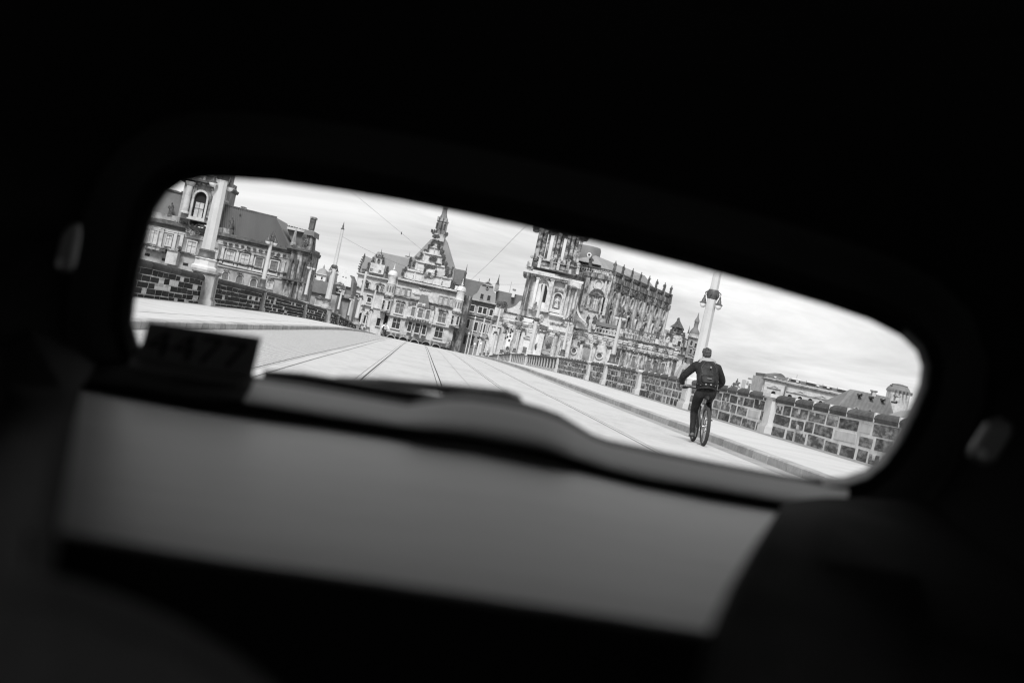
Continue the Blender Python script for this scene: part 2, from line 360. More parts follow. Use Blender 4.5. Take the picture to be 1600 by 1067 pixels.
def parapet(y0, y1, side, label):
    """one bay of parapet between two pedestals; side +1 = right (face looks to -x), -1 = left"""
    X = XR if side > 0 else XL
    t = thing('parapet_wall', label, 'wall', (X, (y0 + y1) / 2, zr((y0 + y1) / 2) + 0.13), math.pi if side > 0 else 0.0, 'stone parapet bays along the bridge')
    ym = (y0 + y1) / 2
    slope = (zr(y1) - zr(y0)) / (y1 - y0)
    dirn = -1 if side > 0 else 1                # local +x points to the roadway for both sides after the turn
    zl = lambda yl: slope * yl * dirn           # wall-local y -> height change
    L = y1 - y0; h = L / 2
    face = 0.0
    core = MB(); 
    core.add([(-0.4, -h, zl(-h) - .1), (face, -h, zl(-h) - .1), (face, h, zl(h) - .1), (-0.4, h, zl(h) - .1), (-0.4, -h, zl(-h) + WALLH), (face, -h, zl(-h) + WALLH), (face, h, zl(h) + WALLH), (-0.4, h, zl(h) + WALLH)],
             [(0, 3, 2, 1), (4, 5, 6, 7), (0, 1, 5, 4), (1, 2, 6, 5), (2, 3, 7, 6), (3, 0, 4, 7)])
    core.build('mortar_core', MORTAR_L if side > 0 else MORTAR_D, t)
    near = ym < 125
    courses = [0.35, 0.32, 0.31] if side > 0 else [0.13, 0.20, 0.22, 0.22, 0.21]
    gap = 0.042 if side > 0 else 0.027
    z = 0.0; run = MB()
    for ci, ch in enumerate(courses):
        y = -h
        while y < h - 0.12:
            l = random.uniform(0.8, 2.1) if side > 0 else random.uniform(0.9, 2.1)
            if y + l > h - 0.5: l = h - y
            new = random.random() < (0.045 if side > 0 else 0.15)
            g = gap * random.uniform(0.45, 2.0); gy = g * (3.2 if side > 0 else 2.6)
            hh = ch - g
            if side > 0 and ci == 0 and random.random() < 0.3: hh *= random.uniform(0.75, 0.95)
            if new and side < 0: l *= 0.55; hh *= random.choice((1, 0.55))
            if near:
                s = link('stone', random.choice(VAR['N'] if new else VAR['R' if side > 0 else 'L']), t, (face - 0.02, y + l / 2, zl(y + l / 2) + z), (0.034 if side > 0 else 0.034, max(.2, l - gy), hh))
                s.rotation_euler.x = math.atan(slope * dirn) + random.uniform(-.012, .012)
                if side > 0 and not new and random.random() < 0.2:
                    pw, ph_ = random.uniform(.15, .4), random.uniform(.08, .16); link('patch_stone', random.choice(VAR['N']), t, (face - 0.02, y + l * random.uniform(.15, .85), zl(y + l / 2) + z + random.choice((0, hh - ph_))), (0.04, pw, ph_))
            else:
                run.box(face, face + 0.03, y + gy / 2, y + l - gy / 2, zl(y) + z + g / 2, zl(y) + z + hh, 1 if new else 0)
            y += l
        z += ch
    if not near:
        tag(run.build('stone_courses', [STONE_R if side > 0 else STONE_L, STONE_NEW], t), kind='stuff')
    y = -h
    while y < h - 0.1:
        l = random.uniform(1.5, 2.3)
        if y + l > h - 0.8: l = h - y
        s = link('coping_stone', random.choice(COPV[side]), t, (0.0, y + l / 2, zl(y + l / 2) + WALLH), (1, l - (0.09 if side > 0 else 0.03), 1)); s.rotation_euler.x = math.atan(slope * dirn)
        if side > 0:
            MB().box(-0.30, 0.05, -0.05, 0.05, 0.0, 0.238).build('mortar_joint', MORTAR_L, t, loc=(0.0, y + 0.001, zl(y) + WALLH - 0.003))
        y += l
    return t
def pedestal(y, side, wy, label, m, tall=0.0):
    X = XR if side > 0 else XL
    t = thing('pedestal', label, 'pedestal', (X, y, zr(y) + 0.13), math.pi if side > 0 else 0.0, 'stone pedestals in the parapets')
    hh = WALLH + 0.20 + tall
    q = 0.30 if side < 0 and tall > .2 else 0.0
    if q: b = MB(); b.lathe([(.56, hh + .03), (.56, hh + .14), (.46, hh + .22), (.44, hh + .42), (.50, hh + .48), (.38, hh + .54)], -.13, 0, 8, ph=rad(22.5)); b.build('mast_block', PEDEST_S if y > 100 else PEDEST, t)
    b = MB(); b.box(-0.45, 0.16 + q, -wy / 2, wy / 2, -0.2, hh - 0.12); b.build('shaft', m, t)
    b = MB(); b.box(-0.5, 0.24 + q, -wy / 2 - 0.09, wy / 2 + 0.09, -0.2, 0.22); b.box(-0.48, 0.20 + q, -wy / 2 - 0.05, wy / 2 + 0.05, 0.22, 0.27); b.build('plinth', m, t)
    b = MB(); b.box(-0.5, 0.22 + q, -wy / 2 - 0.06, wy / 2 + 0.06, hh - 0.12, hh - 0.07); b.box(-0.54, 0.27 + q, -wy / 2 - 0.11, wy / 2 + 0.11, hh - 0.07, hh + 0.04); b.build('cap', m, t)
    if wy > 0.75:
        b = MB(); b.box(-0.3, 0.175 + q, -wy / 2 + 0.14, wy / 2 - 0.14, 0.36, hh - 0.24); b.build('panel', m, t)
    return t, hh + (.38 if q else 0)
def lamp_head(b, x, y, z, k=1.0):
    b.lathe([(0.03, z + .42 * k), (0.05, z + .36 * k), (0.045, z + .3 * k), (0.10 * k, z + .22 * k), (0.14 * k, z + .08 * k), (0.235 * k, z + .03 * k), (0.24 * k, z)], x, y, 12, 0)
    b.lathe([(0.20 * k, z - 0.005), (0.20 * k, z - .06 * k), (0.16 * k, z - .16 * k), (0.08 * k, z - .22 * k), (0.02, z - .235 * k)], x, y, 12, 1)
def tall_mast_meshes():
    d = {}
    b = MB(); b.lathe([(0.42, 0), (0.42, 0.10), (0.36, 0.16), (0.33, 0.34), (0.35, 0.40), (0.30, 0.46)], n=16); d['base'] = b.mesh('base', BRONZE, True); b = MB(); b.lathe([(0.40, 0), (0.40, 0.12), (0.34, 0.18), (0.33, 0.40), (0.30, 0.46)], n=8, ph=rad(22.5)); d['base2'] = b.mesh('base', PEDEST)
    b = MB(); b.lathe([(0.285, 0.46), (0.26, 2.2), (0.235, 3.55)], n=8, ph=rad(22.5)); d['shaft'] = b.mesh('shaft', MASTW)
    b = MB(); b.lathe([(0.215, 3.55), (0.19, 5.2), (0.16, 7.3)], n=8, ph=rad(22.5)); d['upper_shaft'] = b.mesh('upper_shaft', MASTW)
    b = MB(); b.lathe([(0.24, 3.42), (0.27, 3.46), (0.27, 3.74), (0.24, 3.80)], n=12)
    for k in range(6): b.blob((0.27 * math.cos(k), 0.27 * math.sin(k), 3.6), .06, .06, .1, .2, 6, 4)
    d['collar'] = b.mesh('collar', BRONZE, True)
    b = MB(); b.lathe([(0.17, 7.3), (0.19, 7.36), (0.12, 7.42), (0.07, 7.55), (0.10, 7.62), (0.06, 7.72), (0.015, 8.05)], n=10); d['finial'] = b.mesh('finial', BRONZE, True)
    b = MB(); b.tube([(0.2, 0, 3.62), (0.36, 0, 3.72), (0.47, 0, 3.66), (0.47, 0, 3.5)], 0.025, 6, 0); lamp_head(b, 0.47, 0, 3.22, 0.80); d['lamp'] = b.mesh('lamp', [BRONZE, GLOBE], True)
    return d
def short_lamp_meshes():
    d = {}
    b = MB(); b.lathe([(0.26, 0), (0.26, 0.06), (0.20, 0.12), (0.17, 0.42), (0.19, 0.48), (0.14, 0.54)], n=14); d['base'] = b.mesh('base', BRONZE, True)
    b = MB(); b.lathe([(0.125, 0.54), (0.11, 1.6), (0.085, 2.72)], n=10); d['shaft'] = b.mesh('shaft', MASTW, True)
    b = MB(); b.lathe([(0.10, 2.72), (0.12, 2.78), (0.09, 2.95), (0.11, 3.02), (0.05, 3.14), (0.07, 3.24), (0.01, 3.42)], n=10)
    for k in (-1, 1): b.tube([(0, 0, 2.85), (k * .16, 0, 3.06), (k * .27, 0, 3.02)], 0.025, 5); b.blob((k * .12, 0, 3.1), .09, .06, .1, .25, 6, 4)
    d['crown'] = b.mesh('crown', BRONZE, True)
    b = MB(); lamp_head(b, 0.27, 0, 2.70, 0.80); d['lamp'] = b.mesh('lamp', [BRONZE, GLOBE], True)
    return d
TM, SM = tall_mast_meshes(), short_lamp_meshes()
def mast(y, side, z, tall, label, turn=0.6):
    X = (XR + 0.15) if side > 0 else (XL - 0.15)
    t = thing('lamp_mast' if tall else 'street_lamp', label, 'mast' if tall else 'lamp', (X, y, zr(y) + 0.13 + z), turn, 'tall tram masts on the bridge' if tall else 'short twin lamps on the bridge')
    if side > 0 and tall: t.scale = (.84, .84, 1)
    for k, me in (TM if tall else SM).items():
        if k == 'lamp':
            link('lamp', me, t); link('lamp', me, t, rz=math.pi)
        elif k == 'base2' or (k == 'base' and tall):
            if (k == 'base2') == (side > 0): link('base', me, t)
        else: link(k, me, t)
    return t
# (distance along the bridge, tall mast?) for both sides; plain pedestals have None
LEFT = [(22, False), (42.6, None), (60, True), (82, False), (112, False), (138, True), (158, False), (182, False), (206, True), (223, False), (242, False), (258, True)]
RIGHT = [(26.5, None), (42.8, None), (56.4, True), (68.8, None), (81.5, False), (89.5, None), (110, False), (142, True), (165, False), (190, False), (214, True), (236, False), (252, False), (262, True)]
ORD = ['nearest', 'second', 'third', 'fourth', 'fifth', 'sixth', 'seventh', 'eighth', 'ninth', 'tenth', 'eleventh', 'twelfth', 'thirteenth', 'fourteenth']
for side, LST, nm, far in ((-1, LEFT, 'left', 'before the towered building'), (1, RIGHT, 'right', 'before the church')):
    prev = 20.0; nt_, ns_ = 0, 0
    for i, (y, kind) in enumerate(LST):
        wide = 1.15 if kind else (0.75 if side > 0 else 0.5)
        if kind is False: wide = 0.8
        if not (side < 0 and kind is None):
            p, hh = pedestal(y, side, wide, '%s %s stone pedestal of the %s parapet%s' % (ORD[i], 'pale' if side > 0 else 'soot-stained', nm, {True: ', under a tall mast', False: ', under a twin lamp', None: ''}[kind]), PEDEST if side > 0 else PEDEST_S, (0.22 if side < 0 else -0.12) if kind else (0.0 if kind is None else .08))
        if kind is not None:
            if kind: nt_ += 1
            else: ns_ += 1
            mast(y, side, hh + 0.04, kind, ('%s tall white mast with collar lamps along the %s parapet' % (ORD[nt_ - 1], nm)) if kind else ('%s short white twin lamp along the %s parapet' % (ORD[ns_ - 1], nm)), -0.87 if side > 0 else 0.87)
        a, b_ = prev, y - wide / 2 + 0.05
        if side < 0 and kind is None: b_ = y
        if b_ - a > 0.5:
            if side > 0 and a > 109:
                # farther along the right side: pale piers with dark infill under a dark rail
                t = thing('balustrade', 'pale piered balustrade with dark infill, %s bay after the stone courses end' % ORD[i - 7], 'balustrade', (XR, (a + b_) / 2, zr((a + b_) / 2) + 0.13), 0, 'pale balustrade bays')
                L = b_ - a; sl = (zr(b_) - zr(a)) / L; yy = -L / 2 + .5
                pier = MB().box(-.05, .40, -.42, .42, .18, .96).box(-.08, .44, -.46, .46, .88, .97).mesh('pier', PEDEST)
                while yy < L / 2 - .3:
                    link('pier', pier, t, (0, yy, sl * yy)); yy += 2.7
                q = MB(); yy = -L / 2
                while yy < L / 2 - .01:
                    y2 = min(yy + 2.1, L / 2); zz = sl * yy; q.box(.0, .34, yy, y2, zz + .1, zz + .96); yy = y2
                q.build('infill', STONE_R, t)
                for z0, z1, x0, x1 in ((-0.1, 0.2, -0.03, 0.4), (0.95, 1.13, -0.1, 0.42)):
                    MB().add([(x0, -L / 2, z0 - sl * L / 2), (x1, -L / 2, z0 - sl * L / 2), (x1, L / 2, z0 + sl * L / 2), (x0, L / 2, z0 + sl * L / 2), (x0, -L / 2, z1 - sl * L / 2), (x1, -L / 2, z1 - sl * L / 2), (x1, L / 2, z1 + sl * L / 2), (x0, L / 2, z1 + sl * L / 2)],
                             [(0, 3, 2, 1), (4, 5, 6, 7), (0, 1, 5, 4), (1, 2, 6, 5), (2, 3, 7, 6), (3, 0, 4, 7)]).build('rail' if z0 > 0 else 'plinth', COPING if z0 > 0 else PEDEST, t)
            else:
                parapet(a, b_, side, '%s parapet bay of %s on the %s side of the bridge' % (ORD[i], 'grey stones in pale mortar' if side > 0 else 'dark sooty stones', nm))
        prev = y + wide / 2 - 0.05 if not (side < 0 and kind is None) else y

# ------------------------------------------------------------------ tram wires
def wire(label, pts, r=0.012, beads=()):
    b = MB(); b.tube(pts, r, 5)
    o = thing('overhead_wire', label, 'wire', pts[0], 0, 'tram wires over the bridge')
    p0 = Vector(pts[0])
    b.v = [tuple(Vector(v) - p0) for v in b.v]; b.build('cable', WIREM, o)
    for q in beads:
        k = MB(); k.lathe([(0.01, -.09), (0.03, -.06), (0.03, .06), (0.01, .09)], n=8); x = k.build('insulator', WIREM, o, loc=Vector(q) - p0)
def contact(x, label):
    pts = []
    for y in range(0, 270, 10): pts.append((x + 0.12 * math.sin(y / 37.0), y, zr(y) + 5.7 + 0.05 * math.cos(y / 9)))
    wire(label, pts, 0.008)
contact(-0.25, 'contact wire running straight above the track under the car')
contact(3.0, 'contact wire above the other track, crossing the sky towards the church')
TOPL = lambda y: Vector((XL - .15, y, zr(y) + 8.6)); TOPR = lambda y: Vector((XR + .15, y, zr(y) + 8.6))
def sag(a, b, s, n=10): return [a.lerp(b, i / n) - Vector((0, 0, s * 4 * (i / n) * (1 - i / n))) for i in range(n + 1)]
wire('slanting guy wire from the nearest left mast to the contact wire', [TOPL(60), Vector((-5.6, 74, 7.4)), Vector((-0.3, 98, 5.75))], 0.006, [(-5.6, 74, 7.4), (-2.4, 88.5, 6.4)])
for ya_, yb_, l in ((138, 142, 'sagging cross wire between the second pair of tall masts'), (206, 214, 'sagging cross wire between the third pair of tall masts'), (258, 262, 'sagging cross wire between the last pair of tall masts'), (60, 56.4, 'sagging cross wire between the nearest pair of tall masts')):
    p = sag(TOPL(ya_), TOPR(yb_), 1.7); wire(l, p, 0.010, [p[4], p[6]])

# ------------------------------------------------------------------ buildings: coordinates are read off the photograph and carried to each building's own plane
class Bld:
    def __init__(s, name, label, cat, D, px, py, base=-5.0):
        s.D, s.sc, s.base = D, D / FPX, base
        s.u0 = uv(px, py)[0]
        p = at(px, py, D); s.o = thing(name, label, cat, (p.x, p.y, base), -YAW)
        s.cache = {}
    def L(s, px, py):
        u, v = uv(px, py); return ((u - s.u0) * s.sc, v * s.sc + EYE - s.base)
    def rc(s, cx, cy, w, h):
        x, z = s.L(cx, cy); k = s.sc / 2; return x - w * k, x + w * k, z - h * k, z + h * k
    def rect(s, name, cx, cy, w, h, y0, y1, m, par=None):
        x0, x1, z0, z1 = s.rc(cx, cy, w, h); return MB().box(x0, x1, y0, y1, z0, z1).build(name, m, par or s.o)
    def poly(s, name, pts, y0, y1, m, par=None):
        return MB().prism([s.L(*p) for p in pts], y0, y1).build(name, m, par or s.o)
    def down(s, name, cx, cy, w, h, y0, y1, m):          # a block whose top is given and that stands on the ground
        x0, x1, z0, z1 = s.rc(cx, cy, w, h); return MB().box(x0, x1, y0, y1, 0, z1).build(name, m, s.o)
    def slab(s, name, p, q, h, y0, y1, m, dent=0):       # a cornice from pixel p to pixel q, h px high, with dentils
        (x0, za), (x1, zb) = s.L(*p), s.L(*q); hh = h * s.sc; z = (za + zb) / 2
        b = MB(); b.box(x0, x1, y0, y1, z - hh * .1, z + hh / 2); b.box(x0 + .1, x1 - .1, y0 * .6, y1, z - hh / 2, z - hh * .1)
        if dent:
            n = int((x1 - x0) / dent)
            for i in range(n):
                xx = x0 + (i + .5) * dent; b.box(xx - dent * .28, xx + dent * .28, y0 * .82, y1, z - hh * .42, z - hh * .12)
        return b.build(name, m, s.o)
    def band(s, name, x0px, y0px, x1px, h, y0, y1, m):
        return s.slab(name, (x0px, y0px), (x1px, y0px + (x1px - x0px) * math.tan(ROLL)), h, y0, y1, m)
    def win(s, cx, cy, w, h, y=0.0, pane=PANE, frame=STANDP, sash=SASH, arch=False, fr=1.2, cross=(1, 1), proud=0.3, name='window'):
        key = (round(w, 1), round(h, 1), pane.name, frame.name, sash.name, arch, fr, cross, proud)
        if key not in s.cache:
            k = s.sc; W_, H_, f = w * k / 2, h * k / 2, fr * k
            def outl(a, b):
                if not arch: return [(-a, -b), (a, -b), (a, b), (-a, b)]
                r = a; return [(-a, -b), (a, -b)] + [(r * math.cos(t), (b - r) + r * math.sin(t)) for t in [i * math.pi / 8 for i in range(9)]]
            fb = MB(); fb.ring(outl(W_ + f, H_ + f), outl(W_, H_), -proud, 0.05)
            fb.box(-W_ - f * 1.5, W_ + f * 1.5, -proud * 1.4, 0.05, -H_ - f * 1.7, -H_ - f * 1.02)
            pb = MB(); pb.prism(outl(W_ * 1.0, H_ * 1.0), -0.06, 0.04)
            sb = MB(); t = max(0.06, 0.045 * w * k)
            for i in range(cross[0]):
                xx = -W_ + 2 * W_ * (i + 1) / (cross[0] + 1); sb.box(xx - t / 2, xx + t / 2, -0.14, -0.061, -H_, H_ * (0.98 if not arch else .9))
            for i in range(cross[1]):
                zz = -H_ + 2 * H_ * (i + 1) / (cross[1] + 1) + (H_ * .25 if cross[1] == 1 else 0); sb.box(-W_, W_, -0.12, -0.062, zz - t / 2, zz + t / 2)
            s.cache[key] = (fb.mesh('window', frame), pb.mesh('pane', pane), sb.mesh('glazing_bars', sash) if cross != (0, 0) else None)
        a, b, c = s.cache[key]; x, z = s.L(cx, cy)
        o = link(name, a, s.o, (x, y, z)); link('pane', b, o)
        if c: link('glazing_bars', c, o)
        return o
    def orn(s, cx, cy, w, h, y, m=None, n=None, name='ornament', par=None, seed=None):
        # carved scrollwork: overlapping bumpy lobes of uneven depth with curled ends
        m = m or SOOT; r = random.Random(seed if seed is not None else int(cx * 31 + cy * 17)); b = MB(); x0, x1, z0, z1 = s.rc(cx, cy, w, h)
        W_, H_ = x1 - x0, z1 - z0; sh = min(W_, H_) / 2; k = max(2, min(9, int(round(max(W_, H_) / sh * 1.3))))
        for i in range(k):
            f = (i + .5) / k; rr_ = sh * r.uniform(.65, 1.0); j = r.uniform(-.35, .35) * sh
            px_, pz_ = (x0 + W_ * f, (z0 + z1) / 2 + j) if W_ >= H_ else ((x0 + x1) / 2 + j, z0 + H_ * f)
            ph = r.uniform(0, 6); q = r.choice((3, 4, 5)); nn = 13
            out = [(px_ + rr_ * (1 + .22 * math.sin(q * a_ + ph)) * math.cos(a_), pz_ + rr_ * (1 + .22 * math.sin(q * a_ + ph)) * math.sin(a_)) for a_ in [2 * math.pi * t_ / nn for t_ in range(nn)]]
            d = r.uniform(.12, .4); b.prism(out, y - d, y + .04)
            sp = [(px_ + rr_ * .62 * (1 - t_ / 9) * math.cos(t_ * .95 + ph), y - d - .05, pz_ + rr_ * .62 * (1 - t_ / 9) * math.sin(t_ * .95 + ph)) for t_ in range(8)]
            b.tube(sp, rr_ * .17, 4)
        return b.build(name, m, par or s.o)
    def broken(s, name, p, q, h, y, out_, mats_, n, y1, seed=1):   # a cornice breaking forward over every pier
        r = random.Random(seed)
        for i in range(n):
            f0, f1 = i / n, (i + 1) / n
            a_ = (p[0] + (q[0] - p[0]) * f0, p[1] + (q[1] - p[1]) * f0); c_ = (p[0] + (q[0] - p[0]) * f1, p[1] + (q[1] - p[1]) * f1)
            (xa_, za_), (xb_, zb_) = s.L(*a_), s.L(*c_); z = (za_ + zb_) / 2; hh = h * s.sc; d = out_ * (1.0 if i % 2 else r.uniform(.35, .6)); g_ = .002 * i
            mb = MB(); mb.box(xa_ + .01, xb_ - .01, y - d, y1, z + hh * .15, z + hh / 2 + g_); mb.box(xa_ + .05, xb_ - .05, y - d * .75, y1, z - hh * .15, z + hh * .15); mb.box(xa_ + .1, xb_ - .1, y - d * .5, y1, z - hh / 2, z - hh * .15)
            mb.build(name, mats_[r.randrange(len(mats_))], s.o)
    def pediment(s, cx, cy, w, h, y, m, seg=False):
        x, z = s.L(cx, cy); k = s.sc; a, b = w * k / 2, h * k
        out = [(x - a, z - b / 2), (x + a, z - b / 2), (x, z + b / 2)] if not seg else [(x - a, z - b / 2), (x + a, z - b / 2)] + [(x + a * math.cos(t), z - b / 2 + b * math.sin(t)) for t in [i * math.pi / 6 for i in range(1, 6)]]
        cx_, cz_ = x, z - b * .15
        inn = [(cx_ + (p[0] - cx_) * .62, cz_ + (p[1] - cz_) * .5) for p in out]
        return MB().ring(out, inn, y - .55, y + .05).prism(inn, y - .12, y + .05).build('pediment', m, s.o)
    def column(s, cx, cy, w, h, y, m, sq=False, name='column'):
        x, z = s.L(cx, cy); k = s.sc; r, H_ = w * k / 2, h * k
        b = MB()
        if sq:
            b.box(x - r, x + r, y - r * .8, y + r, z - H_ / 2, z + H_ / 2); b.box(x - r * 1.35, x + r * 1.35, y - r * 1.2, y + r, z + H_ / 2 - H_ * .05, z + H_ / 2); b.box(x - r * 1.3, x + r * 1.3, y - r * 1.2, y + r, z - H_ / 2, z - H_ / 2 + H_ * .06)
        else:
            b.lathe([(r * 1.35, z - H_ / 2), (r * 1.35, z - H_ * .46), (r, z - H_ * .43), (r * .92, z + H_ * .36), (r * 1.1, z + H_ * .38), (r * 1.5, z + H_ * .47), (r * 1.5, z + H_ / 2)], x, y, 10)
        return b.build(name, m, s.o, not sq)
    def lathe(s, name, cx, cy, prof, y, m, n=12, par=None, smooth=True):   # prof in px: (radius, height above cy)
        x, z = s.L(cx, cy); return MB().lathe([(r * s.sc, z + h * s.sc) for r, h in prof], x, y, n).build(name, m, par or s.o, smooth)
    def disc(s, name, cx, cy, rx, rz, y, m, rim=None, rimw=1.3):
        x, z = s.L(cx, cy); a, c = rx * s.sc, rz * s.sc
        el = lambda f, g: [(x + f * math.cos(t), z + g * math.sin(t)) for t in [i * math.pi / 8 for i in range(16)]]
        o = MB().prism(el(a, c), y - .05, y + .1).build(name, m, s.o)
        if rim: MB().ring(el(a + rimw * s.sc, c + rimw * s.sc), el(a, c), y - .45, y + .05).build('rim', rim, o)
        return o
    def statue(s, px, py, h, y, m=None, k=0):
        # px,py = foot of the figure
        x, z = s.L(px, py); H_ = h * s.sc
        return link('statue', STAT[(int(px) + k) % len(STAT)] if m is None else STATM[m.name][(int(px) + k) % 4], s.o, (x, y, z), (H_, H_, H_), 0.3 * math.sin(px))
    def balus(s, p, q, h, y, m, rail=None, step=0.75):
        (x0, za), (x1, zb) = s.L(*p), s.L(*q); z = (za + zb) / 2; hh = h * s.sc
        b = MB(); xx = x0 + step / 2
        while xx < x1: b.lathe([(.16, z - hh * .34), (.11, z - hh * .2), (.2, z), (.11, z + hh * .22), (.16, z + hh * .34)], xx, y, 5); xx += step
        o = b.build('balusters', m, s.o); tag(o, kind='stuff')
        MB().box(x0, x1, y - .3, y + .3, z + hh * .34, z + hh * .5).box(x0, x1, y - .3, y + .3, z - hh * .5, z - hh * .34).build('railing', rail or m, s.o)
def statue_mesh(m, seed):
    r = random.Random(seed); b = MB()
    lean = r.uniform(-.06, .06)
    prof = [(.19, 0), (.17, .05), (.17, .2), (.15, .38), (.16, .52), (.16, .66), (.12, .76), (.05, .81)]
    V = []; F = []; n = 9
    for i, (q, z) in enumerate(prof):
        for k in range(n):
            a = 2 * math.pi * k / n; qq = q * (1 + .18 * math.sin(3 * a + seed + z * 5)) ; V.append((lean * z * 3 * (1 - z) + qq * math.cos(a), .75 * qq * math.sin(a), z))
    for i in range(len(prof) - 1):
        for k in range(n): l = (k + 1) % n; F.append((i * n + k, i * n + l, (i + 1) * n + l, (i + 1) * n + k))
    F.append(tuple(range((len(prof) - 1) * n, len(prof) * n))); b.add(V, F)
    b.blob((lean * .3, -.02, .89), .065, .07, .085, .08, 7, 5)
    sgn = r.choice((-1, 1))
    b.tube([(sgn * .12, 0, .7), (sgn * .19, -.06, .58), (sgn * r.uniform(.06, .18), -.18, r.uniform(.55, .8))], [.06, .05, .035], 5)
    b.tube([(-sgn * .12, 0, .7), (-sgn * .2, -.03, .52), (-sgn * .08, -.15, .45)], [.06, .05, .035], 5)
    b.box(-.17, .17, -.15, .15, -.06, .0)
    return b.mesh('statue', m, True)
STAT = [statue_mesh(SOOT, k) for k in range(5)]
STATM = {'church_sandstone': [statue_mesh(CHUR, k + 9) for k in range(4)], 'soot_streaked_stone': [statue_mesh(SOOT2, k + 20) for k in range(4)]}

# ================= the parliament building on the left, with its square tower
B = Bld('towered_building', 'long weathered stone building with square tower and dark metal roof, behind the left parapet', 'building', 300, 340, 440)
B.down('wall', 332, 393.3, 256, 64, 0, 22, STAND)                     # main front
B.poly('roof', [(342, 371), (347, 319.5), (430, 339.5), (454.5, 385.5), (455, 391), (341, 368)], 1.2, 16, ROOFD)
sm = MB()
for i in range(30):                                                    # standing seams, slanting with the hip
    t = i / 29; top = (347 + 83 * t, 320 + 20 * t); bot = (343 + 110 * t, 368.5 + 22 * t)
    (xa_, za_), (xb_, zb_) = B.L(*top), B.L(*bot); sm.add([(xa_ - .13, .9, za_), (xa_ + .13, .9, za_), (xb_ + .13, .9, zb_), (xb_ - .13, .9, zb_), (xa_, 1.21, za_), (xb_, 1.21, zb_)], [(0, 1, 2, 3), (0, 3, 5, 4), (1, 4, 5, 2)])
tag(sm.build('roof_seams', ROOFD, B.o), kind='stuff')
B.poly('ridge_cap', [(346, 319), (347, 317.3), (431, 337.8), (430, 340)], .9, 2.0, SOOT)
B.poly('roof', [(236, 337), (240, 290), (273, 296.5), (292, 304), (294, 346)], 1.2, 16, ROOFM)
B.poly('ridge_cap', [(240, 291), (240, 289), (292, 302.5), (292, 304.8)], .9, 2.0, SOOT)
B.rect('chimney', 280, 298.5, 4, 4, 3, 5, SOOT)
B.rect('chimney', 374, 323.5, 6, 4.5, 4, 6, PLAIN); B.rect('chimney_cap', 374, 320.8, 7, 1.2, 3.8, 6.2, SOOT)
B.rect('vent', 374, 335, 2.2, 3, .7, 2, SOOT)
B.slab('cornice', (205, 339), (459, 391), 9, -1.3, 2, SOOT, 0.0)
B.slab('frieze', (340, 378), (455, 400.5), 8, -.25, 1, STANDP, 0.9)
B.slab('frieze', (222, 353), (325, 373.5), 7, -.3, 1, STANDP, 1.2)
for i in range(11):
    B.orn(352 + i * 9.3, 379.5 + i * 2.0, 4.5, 3.4, -.35, SOOT, 5)
B.slab('string_course', (340, 404.5), (457, 429.5), 3.2, -.7, 1, SOOT2)
B.slab('string_course', (212, 379), (340, 406), 3.6, -.8, 1, SOOT2)
B.slab('string_course', (340, 415), (452, 438.5), 2, -.4, 1, STANDP)
# tower
B.rect('tower', 319, 315, 62, 66, -2.4, 10, STAND)
B.rect('tower_frieze', 322, 284, 66, 16, -3.0, 10.2, SOOT2)
B.slab('tower_cornice', (283, 279), (358, 294.8), 5, -4.2, 10.6, SOOT, 1.0)
B.rect('belfry', 327, 258, 58, 34, -2.0, 9, STAND)
B.lathe('tower_dome', 331, 241, [(32, 0), (31, 6), (26, 18), (17, 30), (8, 38), (3, 46), (1, 58)], 4, ROOFD, 12)
B.win(316.5, 322, 19, 40, -2.4, OPENING, STANDP, SASHD, True, 3.0, (0, 0), 0.9)
B.rect('tower_glazing', 314.6, 330.5, 13, 24, -2.6, -2.47, PANEL_); B.rect('tower_glazing_bar', 314.6, 330, .8, 24, -2.68, -2.61, SASHD); B.rect('tower_glazing_bar', 315, 328, 13, .8, -2.7, -2.612, SASHD)
for cx, cy, ww in ((298.5, 311, 11), (340.5, 320, 9)):
    B.column(cx, cy, ww, 50, -3.2, STANDP, False, 'tower_column')
B.column(306, 314, 5, 46, -2.7, SOOT2, True, 'pilaster'); B.column(334, 320, 5, 46, -2.7, SOOT2, True, 'pilaster')
for cy in (285, 300): B.orn(351.5, cy, 5, 9, 1, SOOT, 10)
B.rect('tower_corner_block', 347, 312.5, 9, 3, -3.4, 4, STANDP)
# statues and urns along the attic
for px, py, h in ((265.5, 336.5, 21), (360.5, 356, 17)): B.statue(px, py, h, -.4)
B.rect('attic', 352, 362, 24, 10, -.6, 2, SOOT2); B.rect('attic', 268, 341, 60, 9, -.6, 2, STAND)
B.orn(303, 363, 19, 11, -.9, SOOT2, 26, 'carved_crest'); B.orn(302, 352, 60, 6, -.8, SOOT2, 24, 'carved_frieze')
B.rect('attic_panel', 248, 345, 10, 6, -.8, 1, STANDP); B.rect('attic_panel', 276, 351, 11, 5, -.8, 1, STANDP)
